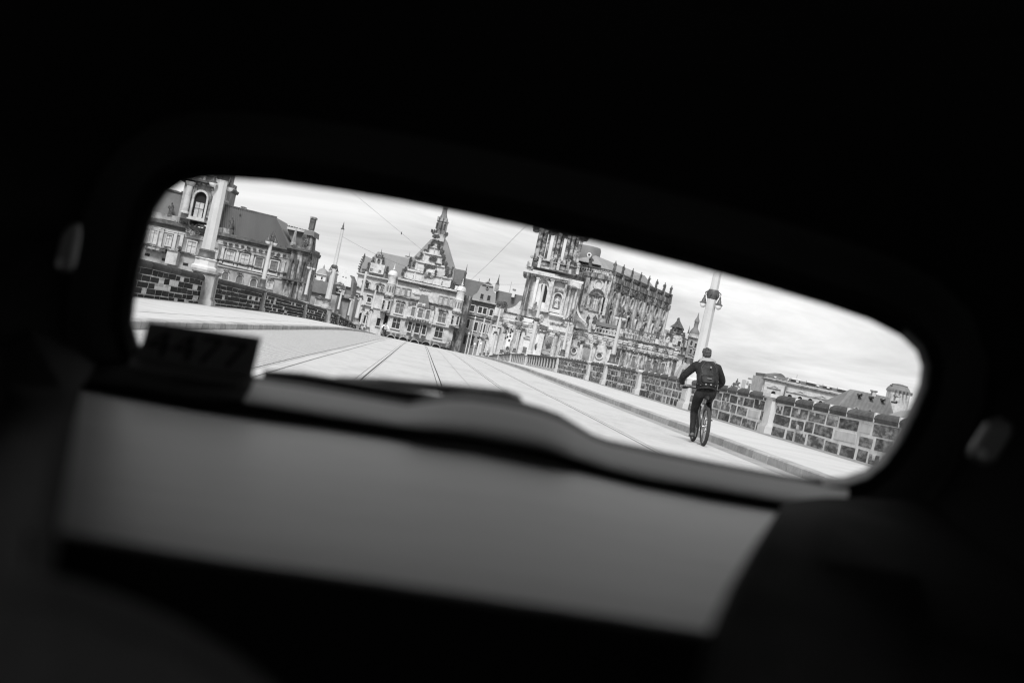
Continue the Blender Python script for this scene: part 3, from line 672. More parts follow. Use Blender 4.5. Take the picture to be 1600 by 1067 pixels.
# windows, upper floor then ground floor
B.win(240.5, 367, 11, 24, 0, PANEL_, STANDP, SASHD, True, 1.6)
B.win(264, 375.5, 8, 16, 0, PANEL_, STANDP, SASHD)
B.win(299, 387, 13, 19, 0, PANEL_, STANDP, SASHD, False, 1.8)
B.win(336, 397, 8, 17, 0, PANEL_, SOOT2, SASHD)
for cx, cy, p in ((359, 402, PANEL_), (381.6, 407.2, PANEL_), (404.3, 412.5, PANEM), (428, 417.6, PANEM)):
    B.win(cx, cy, 11.5, 19, 0, p, STANDP, SASHD, False, 2.0)
B.pediment(384, 391.5, 22, 6, -.1, SOOT2); B.pediment(431.5, 401.5, 18, 6, -.1, SOOT2)
B.band('lintel', 352, 388, 371, 2, -.6, 0, SOOT2); B.band('lintel', 397, 398.5, 414, 2, -.6, 0, SOOT2)
for cx, cy in ((352.4, 431), (374.3, 436.8), (396.3, 442), (421.5, 443.5)):
    B.win(cx, cy, 10, 12.5, 0, PANEM if cx < 400 else PANEL_, STANDP, SASHD, True, 1.4); B.orn(cx + 2, cy - 9, 9, 3, -.4, SOOT2, 7)
for cx, cy in ((283, 381), (273, 379), (252, 373), (318, 391)): B.column(cx, cy, 5, 34, -.2, STANDP, True, 'pilaster')
for cx, cy in ((347.5, 398), (393, 410), (416, 415), (442, 421), (370, 404.5)): B.column(cx, cy, 4.5, 26, -.1, STANDP, True, 'pilaster')
B.rect('portal_block', 272, 403, 17, 22, -2.4, 1, STANDP); B.rect('portal_cap', 272, 391, 21, 2.6, -2.8, 1, SOOT2); B.orn(284, 391, 6, 8, -2, SOOT, 9)
B.band('balcony', 228, 387, 262, 6, -1.8, 0, SOOT2)
for cx, cy in ((230, 398), (257, 406), (290, 413)): B.rect('cellar_window', cx, cy, 8, 4, -.1, .1, OPENING)
# soot-black corner risalit with its pillar
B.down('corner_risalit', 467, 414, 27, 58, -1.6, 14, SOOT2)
B.slab('risalit_cornice', (450, 387.5), (487, 395.5), 6, -2.6, 14.4, SOOT)
B.slab('risalit_cornice', (441, 435), (480, 444), 4, -2.4, 2, SOOT)
for cx, cy in ((455, 424), (463.5, 425), (473, 427), (480.5, 428)): B.column(cx, cy, 3.6, 38, -2.0, SOOT, False)
for cx, cy in ((458, 453), (466, 455), (474, 457)): B.column(cx, cy, 3.4, 26, -2.0, SOOT2, False)
B.poly('roof', [(446, 354), (477, 360), (483, 392), (456, 386)], 2, 10, ROOFD)
B.slab('roof_crest', (447, 355), (477, 361.5), 4, 1.2, 3, STANDP)
for i in range(7): B.orn(450 + i * 4.2, 352.6 + i * 1.0, 2.4, 2.2, 1.8, SOOT, 4)
B.lathe('obelisk', 458, 384, [(4.6, 0), (4.6, 4), (3.2, 5), (1.6, 23), (0.3, 27)], -.5, STAND, 4, smooth=False)
B.poly('corner_pillar', [(471, 390), (478, 366), (489, 367), (487, 392)], -1, 5, SOOT2)
B.poly('pillar_hood', [(476, 367), (478, 359.5), (493, 363), (492, 372), (490, 369.5)], -1.6, 6, ROOFM)
B.rect('chimney', 487, 349.5, 7.2, 20, 0, 2.4, SOOT); B.rect('chimney_cap', 489.2, 340.5, 8.6, 3, -.2, 2.6, SOOT2)
for i in range(7): B.orn(487.5 - .5 * i, 372 + i * 10, 4.5, 8, 1, SOOT, 7)
B.orn(478, 376, 10, 14, -1.2, SOOT2, 16)

# ================= low houses between the bridge head and the palace
B = Bld('tower_house', 'small white house with a domed tower roof beyond the left parapet', 'building', 365, 505, 450)
B.down('wall', 500, 433.5, 18, 11, 0, 8, PLAIN)
B.lathe('dome', 500.5, 428, [(10.5, 0), (9.5, 3), (7.2, 6.5), (4, 9), (1.5, 10), (1.2, 13), (.3, 16)], 4, ROOFL, 12)
B.slab('cornice', (490, 426.5), (510.5, 430.5), 1.5, -.5, 8.4, PLAIN)
B.win(492.8, 432, 2.6, 4.6, 0, PANE, PLAIN, SASHD, False, .5, (0, 0), .15); B.win(503, 434.6, 2.6, 4.6, 0, PANE, PLAIN, SASHD, False, .5, (0, 0), .15)
B.poly('roof', [(507, 423), (524, 426.5), (522, 444), (505, 441)], 3, 9, ROOFM)
B = Bld('guard_house', 'low house with steep grey roof and pedimented windows, left of the gabled house', 'building', 340, 500, 465)
B.down('wall', 503, 474, 42, 34, 0, 9, STAND)
B.poly('roof', [(491.5, 436.5), (519, 442.5), (516, 462), (484, 455)], -.3, 9, ROOFM)
B.slab('eaves', (483, 455), (518, 462.5), 1.6, -.9, 2, SOOT)
B.win(500, 472, 13, 10, 0, PANEL_, STANDP, STANDP, False, 1.2, (2, 0)); B.pediment(501, 464, 16, 4, -.1, SOOT2)
B = Bld('gabled_house', 'narrow house with curved white gable and paired windows, beside the palace front', 'building', 350, 535, 465)
B.down('wall', 534, 486, 33, 54, 0, 9, STAND)
B.poly('roof', [(518, 462), (524, 430), (548, 430), (552, 441), (548, 470)], 1.0, 9, ROOFM)
B.poly('gable', [(526, 440), (527.5, 430), (532, 428.5), (540.3, 422.5), (546, 430), (549, 436.5), (547.5, 449), (528, 444)], .2, 1.1, PLAIN)
B.disc('roundel', 536, 432.5, .9, .9, .2, OPENING); B.disc('roundel', 540.5, 433.7, .9, .9, .2, OPENING)
B.rect('dormer', 531.5, 453, 15, 14, -.5, 1.5, STANDP); B.pediment(532.5, 442.5, 16, 5, -.6, STANDP); B.win(529.5, 453.7, 9, 6.5, -.5, PANE, STANDP, STANDP, False, .8, (1, 0))
B.slab('eaves', (517, 461.5), (549, 468), 1.8, -.9, 2, SOOT)
B.win(525, 477, 12.5, 11, 0, PANEM, STANDP, STANDP, False, 1.2, (1, 0)); B.pediment(526, 469.5, 16, 4.5, -.1, SOOT2)
B.column(542.5, 487, 1.2, 46, -.2, SOOT, True, 'downpipe')

# ================= the gate palace in the middle
B = Bld('gate_palace', 'ornate pale palace with tall stepped gable, spire and two domed corner turrets', 'building', 390, 665, 470)
B.down('wall', 579, 467, 54, 72, 0, 14, GEO)
B.down('wall', 663, 483, 103, 80, -.6, 16, GEO)
B.down('shaded_side_wall', 718, 497, 20, 74, 1.2, 16, SOOT2)  # shaded flank, its shade put in with the darker stone
B.poly('roof', [(559, 425.5), (590.5, 393), (642, 404), (634, 440), (600, 434)], .8, 13, ROOFL)
B.poly('roof', [(559, 424), (569, 399), (582, 404.5), (568, 426)], .4, 2, ROOFL); B.lathe('pinnacle', 567.5, 408, [(1.2, 0), (1, 6), (1.6, 8), (.2, 13)], .3, SOOT, 6)
for i in range(6): B.orn(567 - i * 1.3, 402 + i * 3.6, 2.6, 2.6, .2, SOOT, 4)
B.poly('roof', [(620, 437), (621.5, 425.5), (672.5, 373), (696, 373.5), (709.5, 419), (706, 457)], 2.2, 15, ROOFL)
B.poly('roof', [(709, 418.5), (726, 422), (723, 446), (705, 442)], 3, 15, ROOFM); B.lathe('pinnacle', 724, 441, [(1.6, 0), (1.5, 12), (2.2, 15), (.9, 18), (.2, 29)], 2, SOOT, 6)
B.orn(638, 401, 12, 2, 1.5, SOOT2, 6, 'ridge_crest'); B.lathe('finial', 638.5, 400, [(.8, 0), (.3, 2), (.1, 8)], 1.6, SOOT, 5)
# left wing gable
B.rect('gable', 589, 419.7, 23, 15, -.2, 1, GEO); B.rect('gable', 592.3, 407, 9.5, 11, -.2, 1, GEO)
B.pediment(594, 398.7, 9, 6, -.2, SOOT2); B.lathe('finial', 595.3, 395, [(1, 0), (.5, 2), (.15, 6)], .3, SOOT, 5)
for cx, cy, ww, hh in ((576, 414.5, 5, 7), (583.5, 406, 4, 7), (599.5, 407, 3.5, 8), (604.5, 423, 5, 12), (569.5, 421, 6, 3), (588, 399.5, 3, 4), (598, 401, 3, 4)): B.orn(cx, cy, ww, hh, -.2, SOOT, 7, 'scroll')
B.win(580.4, 422, 3.8, 5, -.2, PANEM, GEO, SASH, False, .7, (1, 0), .2); B.win(593.5, 424.7, 3.8, 5, -.2, PANEM, GEO, SASH, False, .7, (1, 0), .2); B.disc('oval_window', 592, 407.5, 1.6, 2.4, -.2, PANEM, SOOT2, .8)
B.slab('cornice', (557.5, 427), (609, 438), 3, -1.0, 1, GEO, .7); B.slab('cornice', (552, 447.5), (602, 458), 3, -.9, 1, SOOT2); B.slab('cornice', (548, 473), (600, 484), 2, -.5, 1, GEO)
B.win(570.8, 446.5, 11, 9.5, 0, PANE, GEO, GEO, False, .9, (1, 0)); B.pediment(572.5, 438.6, 14, 3, -.1, SOOT2)
B.win(589.6, 450.5, 4.5, 9, 0, PANE, GEO, SASH, False, .9, (0, 0)); B.win(597, 452, 5, 8, 0, PANEM, GEO, GEO, False, .9, (1, 0)); B.pediment(594.5, 443, 15, 3, -.1, SOOT2)
B.win(557, 465.8, 4, 9.5, 0, PANE, GEO, SASH, False, .8, (0, 0)); B.win(577, 468.6, 5.6, 7, 0, PANE, GEO, SASH, False, .9, (0, 0))
for cx, cy in ((558, 457.5), (578, 462)): B.band('lintel', cx - 5, cy - 1, cx + 5, 1.6, -.5, 0, SOOT2)
for cx, cy in ((563.5, 496), (571.5, 498), (553, 494)): B.win(cx, cy, 5.8, 15, 0, OPENING, GEO, GEO, True, 1, (0, 0), .4, 'arcade_opening')
B.win(591.5, 503, 5.8, 12, 0, OPENING, GEO, GEO, False, .9, (0, 0), .4, 'doorway'); B.slab('string_course', (566, 476.5), (582, 480), 2, -.8, 0, SOOT2)
# main gable, tier by tier, with soot-black scrollwork on every step
TI = [((669, 435), 70, 15), ((673, 419.5), 45, 15), ((676.7, 404.5), 28, 15), ((679, 391.5), 16.5, 11), ((681.6, 382), 8, 8)]
for (c, ww, hh) in TI: B.rect('gable_tier', c[0], c[1], ww, hh, -.9, 1.6, GEO)
for (c, ww, hh) in TI[:4]:
    x0, x1, z0, z1 = B.rc(c[0], c[1], ww, hh); MB().box(x0 - .5, x1 + .5, -1.4, 1.7, z1 - .35, z1 + .12).build('tier_cornice', GEO, B.o)
    b = MB(); nn = max(2, int((x1 - x0) / 2.4))
    for i in range(nn + 1):
        xx = x0 + (x1 - x0) * i / nn; b.box(xx - .22, xx + .22, -1.15, 1.6, z0 + .15, z1 - .35)
    b.build('tier_pilasters', GEO, B.o)
for cx, cy, ww, hh in ((630, 426, 5, 9), (635, 421.5, 4, 6), (641, 410, 3.5, 12), (647.5, 412.5, 5, 8), (653, 403.5, 5, 5), (658.5, 400, 4.5, 9), (666.5, 391.5, 6, 4), (670.5, 386.5, 3, 6), (675.5, 381.5, 5, 6), (686.5, 384, 6, 7), (689.5, 392, 4, 8), (692, 397, 4, 8), (694, 405.5, 5, 12), (697.5, 414.5, 4, 9), (699.5, 424.5, 6, 10), (706, 425, 4, 13), (709.5, 447, 5, 10), (703, 432, 5, 5), (681.5, 376.5, 9, 3), (682, 371, 7, 7), (684.5, 413.5, 8, 3)):
    B.orn(cx, cy, ww * 1.15, hh * 1.1, -1.3, SOOT, 12, 'scroll')
B.disc('rose_medallion', 676.7, 404.5, 3.2, 3.2, -1.0, SOOT, SOOT2, 1.2); B.orn(676.7, 404.5, 9, 8, -1.1, SOOT, 12, 'rosette')
B.orn(672.5, 416.5, 17, 6, -1.1, SOOT, 24, 'crest'); B.orn(664, 424, 4, 9, -1.1, SOOT, 8, 'scroll'); B.orn(681, 427.5, 4, 9, -1.1, SOOT, 8, 'scroll'); B.orn(671, 431, 12, 9, -1.1, SOOT2, 16, 'crest'); B.disc('arched_niche', 672.5, 423.5, 4.6, 4.4, -1.0, CHURW)
B.win(647.3, 434, 3.2, 7, -.9, PANEM, GEO, SASH, False, .7, (0, 0), .2); B.win(690, 443, 3.2, 6.5, -.9, PANEM, GEO, SASH, False, .7, (0, 0), .2)
# crossing tower with gallery
B.rect('tower_base', 685.6, 370.5, 17, 11, 1, 7, STANDP); B.lathe('tower_gallery', 685.9, 363, [(11, -4), (13.5, -1), (13.8, 2.6), (12.8, 3.2), (12.6, .5), (8, 0)], 4, STANDP, 8, smooth=False)
B.lathe('tower_drum', 687.5, 361, [(8.4, 0), (8.4, 15), (9.6, 16), (9.6, 18), (8, 19)], 4, STANDP, 8, smooth=False)
B.lathe('tower_roof', 691, 343.5, [(8.2, 0), (7.4, 3), (4.6, 9), (3.3, 14), (3.2, 19), (4.4, 20), (3.4, 24), (1.4, 32), (.3, 52)], 4, ROOFM, 8)
for dx in (-6, 0, 6): B.rect('tower_dormer', 691 + dx, 343 + dx * .21, 2.6, 6, -1, 4, STAND); B.rect('tower_window', 688.3 + dx, 353.5 + dx * .21, 2.3, 9, -.6 if dx == 0 else .2, 2, SOOT)
for k in (-12, -8, 8, 12): B.rect('gallery_panel', 686 + k, 362.4 + k * .21, 2, 4.6, -1.4 + abs(k) * .2, 3, SOOT2)
# turrets
for nm, (dx, dy), (bx, by), (lx, ly) in (('l', (614.3, 431), (611.5, 449), (604, 476.5)), ('r', (720.6, 455.3), (717, 474), (711.3, 500))):
    B.lathe('turret_dome', dx, dy, [(7.9, 0), (7.8, 2.4), (6.8, 5.4), (4.4, 7.6), (1.2, 8.2), (1.0, 9.4), (2.4, 10), (.8, 12), (.2, 20)], -1.2, DOMEW, 14)
    B.lathe('turret', bx, by, [(7.4, -14), (8, -12.5), (7, -12), (7, 4), (7.6, 5), (6.4, 6.5), (6.4, 15), (7, 17), (7, 18.5)], -1.2, GEO, 14)
    for k in (-3.4, 0.6, 4.2): B.rect('turret_window', bx + k - 1, by + 3 + k * .21, 1.9, 9, -2.52 if abs(k) < 1 else -2.3, -1.2, PANEM)
    B.rect('turret_corbel', bx - 3, by + 16, 14, 8, -2.2, 0, STANDP); B.orn(bx - 3, by + 15.5, 13, 5, -2.2, SOOT2, 12)
    B.rect('bay', lx, ly, 15, 24, -2.0, 0, GEO); B.win(lx - 4, ly, 3, 14, -2.0, PANE, GEO, SASH, False, .7, (0, 1), .25); B.win(lx + 4.4, ly + 1, 3, 14, -2.0, PANE, GEO, SASH, False, .7, (0, 1), .25)
    B.slab('bay_sill', (lx - 9, ly + 9.5), (lx + 6, ly + 12.5), 3, -2.6, 0, SOOT2)
B.orn(700, 534, 6, 9, -1, SOOT2, 8); B.rect('doorway', 704, 527, 6, 10, -.7, -.5, STANDP)
# window rows of the main front
B.slab('main_cornice', (622, 436.5), (714, 456), 4, -1.9, 1, GEO, .8); B.slab('gutter', (622, 439.5), (714, 459), 1, -1.6, 1, SOOT)
B.slab('cornice', (610, 460.5), (713, 482), 2.6, -1.4, 1, SOOT2); B.slab('cornice', (604, 491.5), (708, 513.5), 3, -1.4, 1, STANDP, .9)
for cx, cy in ((622, 454.5), (630.4, 456.2), (638.6, 458), (688.5, 468.6), (696.6, 470.4), (704.6, 472)): B.win(cx, cy, 5, 11, -.6, PANEL_, STAND, SASH, False, 1.3, (0, 1))
B.orn(665, 452, 18, 4, -.8, STANDP, 16, 'relief'); B.orn(652, 459, 12, 4, -.7, CHURW, 8, 'relief')
for cx, cy in ((624.6, 482.3), (690.9, 496.5)): B.win(cx, cy, 12, 15, -.6, PANEM, GEO, GEO, False, 1.2, (1, 1)); B.orn(cx + 2, cy - 11.3, 15, 3.4, -.9, SOOT2, 18, 'window_crest')
for cx, cy, ww in ((646.3, 487, 5.6), (657.6, 489.6, 7.4), (669, 492, 6)): B.win(cx, cy, ww, 14, -1.6, PANEM, GEO, GEO, False, 1.1, (0, 1))
B.rect('oriel', 656.5, 493, 42, 30, -1.5, 0, GEO); B.poly('oriel_roof', [(652.5, 478.5), (656.5, 466), (659.5, 460), (669, 462.5), (670, 470), (671.5, 482)], -2.0, 0, ROOFM); B.orn(645, 474.5, 11, 6, -1.6, SOOT2, 18, 'scroll'); B.orn(674, 480.5, 11, 7, -1.6, SOOT2, 18, 'scroll'); B.orn(661, 475.5, 14, 5, -1.7, CHURW, 16, 'relief')
B.slab('balcony', (634, 497), (674, 505.5), 6, -3.0, 0, STANDP, 1.1); B.orn(654, 500, 36, 4, -2.9, SOOT2, 24, 'relief')
for cx, cy in ((619.4, 505.3), (685.8, 519.7)): B.win(cx, cy, 12, 15.5, -.6, PANE, GEO, GEO, False, 1.1, (1, 1))
for cx, cy, ww in ((640.8, 510.2, 5.6), (652.6, 512.6, 7.4), (663.3, 515, 5.6)): B.win(cx, cy, ww, 15, -1.5, PANE, GEO, GEO, False, 1.0, (0, 1))
B.band('terrace', 598, 520.5, 704, 9, -7, -1.6, SOOT2)
for cx, cy in ((614, 529), (633, 532), (650, 536), (668, 539), (683, 543)): B.disc('arch', cx, cy, 6, 5, -7, OPENING, STAND, 1.2)

# ================= plain palace wing to the right of the gate
B = Bld('palace_wing', 'plain grey palace wing with dark windows between gate palace and church', 'building', 410, 755, 500)
B.down('wall', 752, 500, 52, 58, 0, 14, GEOP)
B.poly('roof', [(722, 462), (726, 434.5), (758, 441.5), (758, 470)], 2, 14, ROOFM)
B.poly('roof', [(768, 478), (776, 453), (822, 463), (816, 492)], 2, 14, ROOFM)
B.poly('gable', [(736.5, 469), (739.5, 461.5), (745, 458), (748.5, 453), (751, 446.5), (754.5, 444.5), (771, 448), (771, 455), (775, 459), (773.5, 477)], -.3, 1.5, GEOP)
B.pediment(763, 442.3, 18, 6.5, -.4, GEOP); B.lathe('finial', 764.3, 439.5, [(.8, 0), (.9, 2), (.2, 5)], 0, SOOT, 6); B.disc('oculus', 761.5, 449.7, 1.6, 1.6, -.3, PANE, GEOP, .8)
for cx, cy in ((753, 463.4), (763.7, 466)): B.win(cx, cy, 4.6, 8, -.3, PANE, GEOP, SASHD, False, .8, (0, 0), .2)
B.slab('cornice', (735, 467.5), (775, 476), 3, -1.2, 1, STANDP); B.slab('cornice', (733, 471.3), (775, 480), 1.2, -.8, 1, SOOT); B.slab('string_course', (730, 490), (770, 498.5), 1.8, -.6, 1, SOOT2); B.slab('string_course', (728, 494), (768, 502.3), 1.6, -.5, 1, STANDP)
for cx, cy, ww in ((738, 481.7, 6.4), (750.3, 484.4, 5.6), (757.4, 486, 5.6), (767.6, 488.5, 5)): B.win(cx, cy, ww, 9.5, 0, PANE, PLAIN, SASHD, False, 1.0, (0, 0), .2)
for cx, cy in ((730, 505.5), (742.6, 510), (754.6, 512.7), (766, 515)): B.win(cx, cy, 6.6, 13.6, 0, PANE, PLAIN, SASHD, False, .9, (0, 0), .2)
for cx, cy in ((736.8, 533), (748.7, 535.6), (760.5, 538), (725.5, 530.5)): B.win(cx, cy, 5.8, 14, 0, PANE, GEOP, SASHD, False, .9, (0, 0), .2); B.pediment(cx + 1.6, cy - 10, 9, 3, -.1, STAND)
B.rect('stair_turret', 775.8, 450, 6.5, 10, -.5, 3, STAND); B.lathe('turret_spire', 777, 445.5, [(3.6, 0), (2, 4), (.9, 9), (.2, 17)], 1, SOOT, 6)
B.rect('chimney', 802.5, 458.5, 4.6, 12, 0, 2, PLAIN); B.rect('chimney_cap', 803.7, 452.5, 5.6, 2, -.2, 2.2, STAND)
B.lathe('aerial', 796, 456, [(.25, 0), (.15, 17)], 2, SOOT, 4); B.lathe('aerial', 748, 441, [(.4, 0), (.15, 7)], 2, SOOT, 4)

# ================= the court church: tower, nave, aisle
B = Bld('court_church', 'baroque sandstone church with open columned tower, statues and balustrades', 'church', 335, 870, 480)
SC = B.sc
# lower stage
B.down('lower_stage', 827, 530, 130, 52, 0, 16, CHUR)
B.broken('lower_cornice', (767, 496), (893, 523), 5, 0, .9, [CHUR, CHURW, CHUR], 13, 2, 2)
B.broken('lower_frieze', (768, 503), (891, 529.5), 6, 0, .4, [CHUR, CHURW, CHURD], 15, 1, 3)
for cx, cy, ww, mm in ((772, 530, 11, CHUR), (787.5, 531, 6, CHUR), (806.5, 534, 6.5, CHURD), (815, 534, 5, CHUR), (843.5, 538, 8, CHUR), (866.5, 541, 5, CHUR), (838, 536, 4, CHURW)):
    B.column(cx, cy, ww, 44, -.7, mm, True, 'pilaster'); B.orn(cx + 4, cy - 19.5, ww * 1.2, 4, -1.2, SOOT2, 8, 'capital')
B.column(876, 543, 3.6, 26, -1.2, CHURD); B.column(881.6, 544, 3.6, 26, -1.2, CHURD)
B.rect('niche_panel', 856, 537, 12, 22, -.35, .1, STAND); B.orn(856, 536.5, 8, 9, -.5, SOOT2, 12, 'cartouche'); B.disc('niche_foot', 852.5, 551, 7, 3, -.5, STAND)
B.rect('portal_surround', 822, 541, 16, 24, -.8, .1, CHURW); B.rect('doorway', 819.5, 546.5, 6, 9, -.95, -.7, PANEM); B.pediment(825, 526, 14, 4, -.9, CHUR, True); B.orn(838, 541, 6, 10, -.8, SOOT2, 10)
B.rect('portal_surround', 792, 536, 14, 32, -.7, .1, CHURW); B.disc('oval_window', 793, 545, 2.6, 3.4, -.8, PANEM, CHURD, 1.2); B.orn(790, 549, 14, 5, -.9, SOOT2, 10)
# left volute with figure group
B.rect('attic_block', 779.5, 488, 14.5, 13, -1.5, 8, CHUR); B.orn(784, 475.5, 13, 10, -.6, SOOT, 26, 'figure_group')
for px, py, h in ((778.5, 481, 11), (785, 482, 12), (790, 483, 10)): B.statue(px, py, h, -.8)
B.poly('volute', [(787, 496), (788, 483), (799, 481), (806, 477.5), (812, 470.5), (815, 470), (812, 501)], 0, 6, CHUR)
B.slab('volute_band', (788, 487), (812, 492), 2, -.4, 5, SOOT2)
# tower stage
B.rect('tower_stage', 860.5, 467, 84, 70, 0, 15, CHUR)
B.slab('tower_cornice', (818, 424), (911, 443.5), 6, -1.1, 15.6, CHUR, 0); B.slab('tower_cornice', (819, 428.5), (908, 447.5), 2, -1.3, 15, SOOT2)
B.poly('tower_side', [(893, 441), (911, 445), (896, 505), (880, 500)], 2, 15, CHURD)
for cx, cy in ((821.2, 456), (827.2, 457.5)): B.column(cx - 1, cy, 4.0, 58, -1.6, SOOT2)
B.orn(812.5, 497, 9, 9, -1.6, SOOT2, 12)
B.win(845.5, 458.5, 19, 44, 0, CHURW, CHUR, CHUR, True, 3.2, (0, 0), .9, 'tower_arch')
B.poly('arch_opening', [(846, 445), (850.5, 443.5), (854.5, 447), (855.3, 455), (851.5, 473), (844.5, 471)], -.12, -.07, OPENING)
B.column(836, 457, 4, 48, -.8, CHURW, True, 'pilaster'); B.column(858.5, 462, 5.5, 52, -.8, CHUR, True, 'pilaster'); B.column(881, 466, 4, 52, -.8, CHURD, True, 'pilaster')
B.win(870.5, 471, 12, 25, 0, STAND, CHUR, CHUR, True, 2, (0, 0), .8, 'niche'); B.statue(868.5, 480, 17, -.5, CHUR); B.orn(873.5, 453, 13, 5, -.6, CHURD, 14, 'niche_crest'); B.rect('niche_plinth', 866.5, 486, 17, 5, -1.2, 0, CHURW)
for cx, cy in ((886.5, 473), (891.5, 474), (896.5, 473.5)): B.column(cx, cy, 3.6, 54, -1.4, CHURD)
B.rect('column_block', 897, 446, 22, 8, -2, 2, CHUR); B.orn(894, 449, 14, 4, -2, SOOT2, 10)
B.orn(836, 479, 8, 12, -1.2, SOOT2, 16, 'figure'); B.poly('broken_pediment', [(836, 503), (843, 492), (847, 491), (857, 511), (853, 510)], -1.8, 0, CHUR); B.orn(846, 498, 7, 8, -1.8, CHURD, 12)
B.band('parapet', 858, 491, 893, 6, -1.2, 1, CHURW)
# attic with panels and statues
B.rect('attic', 864.5, 416, 74, 13, -.4, 14, CHUR)
for cx, cy, ww in ((835.5, 412, 10), (853, 411.5, 14), (868, 418, 8), (879, 418, 9), (897, 424, 9)): B.rect('attic_panel', cx, cy, ww, 8, -.6, -.35, SOOT2)
for cx, cy in ((829.5, 409), (843, 410.5), (861.5, 413), (872.3, 414.5), (887.5, 415.5), (903, 421)): B.rect('attic_pier', cx, cy, 4.4, 16, -1.0, 1, CHUR); B.orn(cx + 1.6, cy - 8, 5, 4.5, -.8, CHURD, 8)
for px, py, h in ((824.5, 416, 9), (888, 407, 11), (871, 404.5, 9)): B.statue(px, py, h, -1.0, SOOT2)
B.slab('attic_rail', (829, 403.5), (905, 419.5), 2, -1, 2, SOOT2)
B.poly('attic_scroll', [(818, 425), (822, 414), (830, 405), (834, 407), (832, 428)], -.5, 4, CHURD)
# open columned belfry
for cx, cy, ww in ((843, 381, 8), (850.5, 383, 7.5), (857, 384.5, 4), (866.3, 386.5, 4.6), (872, 388, 6), (877.5, 389, 4), (886.8, 390, 6), (893.5, 392, 6.5), (900, 393, 6), (906, 394, 4.6)):
    B.column(cx - 1.0, cy + 1, ww, 52, random.uniform(-.2, .5), BELF, False, 'belfry_column')
for cx, cy in ((847, 382), (870.5, 387.5), (895, 392)): B.rect('belfry_pier', cx - 1.2, cy + 2, 12, 50, 1.2, 2.6, BELF)
for cx in range(838, 912, 9): B.orn(cx, 360 + (cx - 838) * .21, 7, 6, 0, SOOT, 8, 'capital')
B.slab('belfry_entablature', (834, 349), (923, 367.5), 9, -1.5, 12, SOOT2, .9)
B.rect('belfry_upper', 884, 338, 58, 34, 1, 10, CHURD)
B.lathe('tower_dome', 890, 322, [(30, 0), (31, 4), (27, 16), (20, 24), (9, 30), (7, 46), (9, 48), (6, 56), (2, 66), (.6, 92)], 5, ROOFM, 12)
for k in range(0): B.orn(842 + k * 2, 372 + k * 10, 11, 8, -.5, SOOT, 10); B.orn(868 + k * 1.0, 378 + k * 9, 9, 7, -.4, SOOT2, 8); B.orn(891 + k * .6, 380 + k * 9, 12, 7, -.4, SOOT2, 10)

# nave: straight front, then a long flank running away to the right
NX0, _ = B.L(903, 460); NX1, _ = B.L(957.5, 470)
YN = 16.0
B.D2 = 335 + YN
def nv(px, py, y=YN):                                   # pixel -> (x,z) on a plane y metres behind the church front
    u, v = uv(px, py); k = (335 + y) / FPX; return (u * k - B.u0 * SC, v * k + EYE - B.base)
Cn = nv(958, 424); En = nv(1048, 461.5, YN + 48)
zt = Cn[1]
fl = Vector((En[0] - Cn[0], 48.0, 0)); FLEN = fl.length; fl.normalize(); fn = Vector((fl.y, -fl.x, 0)) * 1.0
nx0 = nv(903, 413)[0]
b = MB(); b.box(nx0 - 4, Cn[0], YN, YN + 60, 0, zt - 1.2); b.build('nave_front', NAVE, B.o)
o = Vector((Cn[0], YN, 0)); e = o + fl * FLEN
b = MB(); b.add([(o.x - 2, o.y + .6, 0), (o.x, o.y, 0), (e.x, e.y, 0), (e.x - 8, e.y + 6, 0), (o.x - 2, o.y + .6, zt - 1.2), (o.x, o.y, zt - 1.2), (e.x, e.y, zt - 1.2), (e.x - 8, e.y + 6, zt - 1.2)], [(1, 2, 6, 5), (2, 3, 7, 6), (4, 5, 6, 7), (0, 1, 5, 4), (3, 0, 4, 7)]); b.build('nave_flank', NAVE, B.o)
fang = math.atan2(fl.y, fl.x)
def flank(name, t, z, w, h, m, d=0.35, par=None):       # a block on the flank: t metres along, z its middle
    p = o + fl * t; bb = MB().box(-w / 2, w / 2, -d, 0.1, -h / 2, h / 2); return bb.build(name, m, par or B.o, loc=(p.x, p.y, z)), bb
def fobj(name, bb, t, z, m, off=0.0, smooth=False):
    p = o + fl * t + fn * off; q = bb.build(name, m, B.o, smooth, loc=(p.x, p.y, z)); q.rotation_euler.z = fang; return q
hn = 0.1485
bal_h = 1.5
def fl_run(name, m, z, h, d):
    fobj(name, MB().box(0, FLEN, -d, .2, -h / 2, h / 2), 0, z, m)
fl_run('nave_cornice', SOOT2, zt - 2.0, 1.0, .7); fl_run('nave_cornice', SOOT2, zt - 2.9, .5, .4); fl_run('balustrade_rail', SOOT, zt, .3, .5)
fl_run('balustrade_base', SOOT2, zt - 1.4, .35, .6)
bb = MB(); t = .4
while t < FLEN: bb.lathe([(.16, -.45), (.1, -.3), (.22, 0), (.1, .3), (.16, .5)], t, 0, 5); t += .8
tag(fobj('balusters', bb, 0, zt - .7, SOOT, -.2), kind='stuff')
NB = 7
for i in range(NB + 1):
    t = FLEN * i / NB
    fobj('flank_pilaster', MB().box(-.5, .5, -.5, .1, -8.5, 8.5), min(max(t, .6), FLEN - .6), zt - 11, NAVE if i % 3 else CHURD)
    fobj('pilaster_cap', MB().box(-.8, .8, -.8, .1, -.7, .7), min(max(t, .9), FLEN - .9), zt - 3.6, SOOT2)
    fobj('balustrade_pier', MB().box(-.5, .5, -.6, .3, -.8, .9), min(max(t, .5), FLEN - .5), zt - .7, SOOT2)
    if i > 0 or True:
        p = o + fl * min(max(t, .5), FLEN - .5); link('statue', STAT[i % 5], B.o, (p.x, p.y, zt + .2), (2.1, 2.1, 2.6), .5 * i)
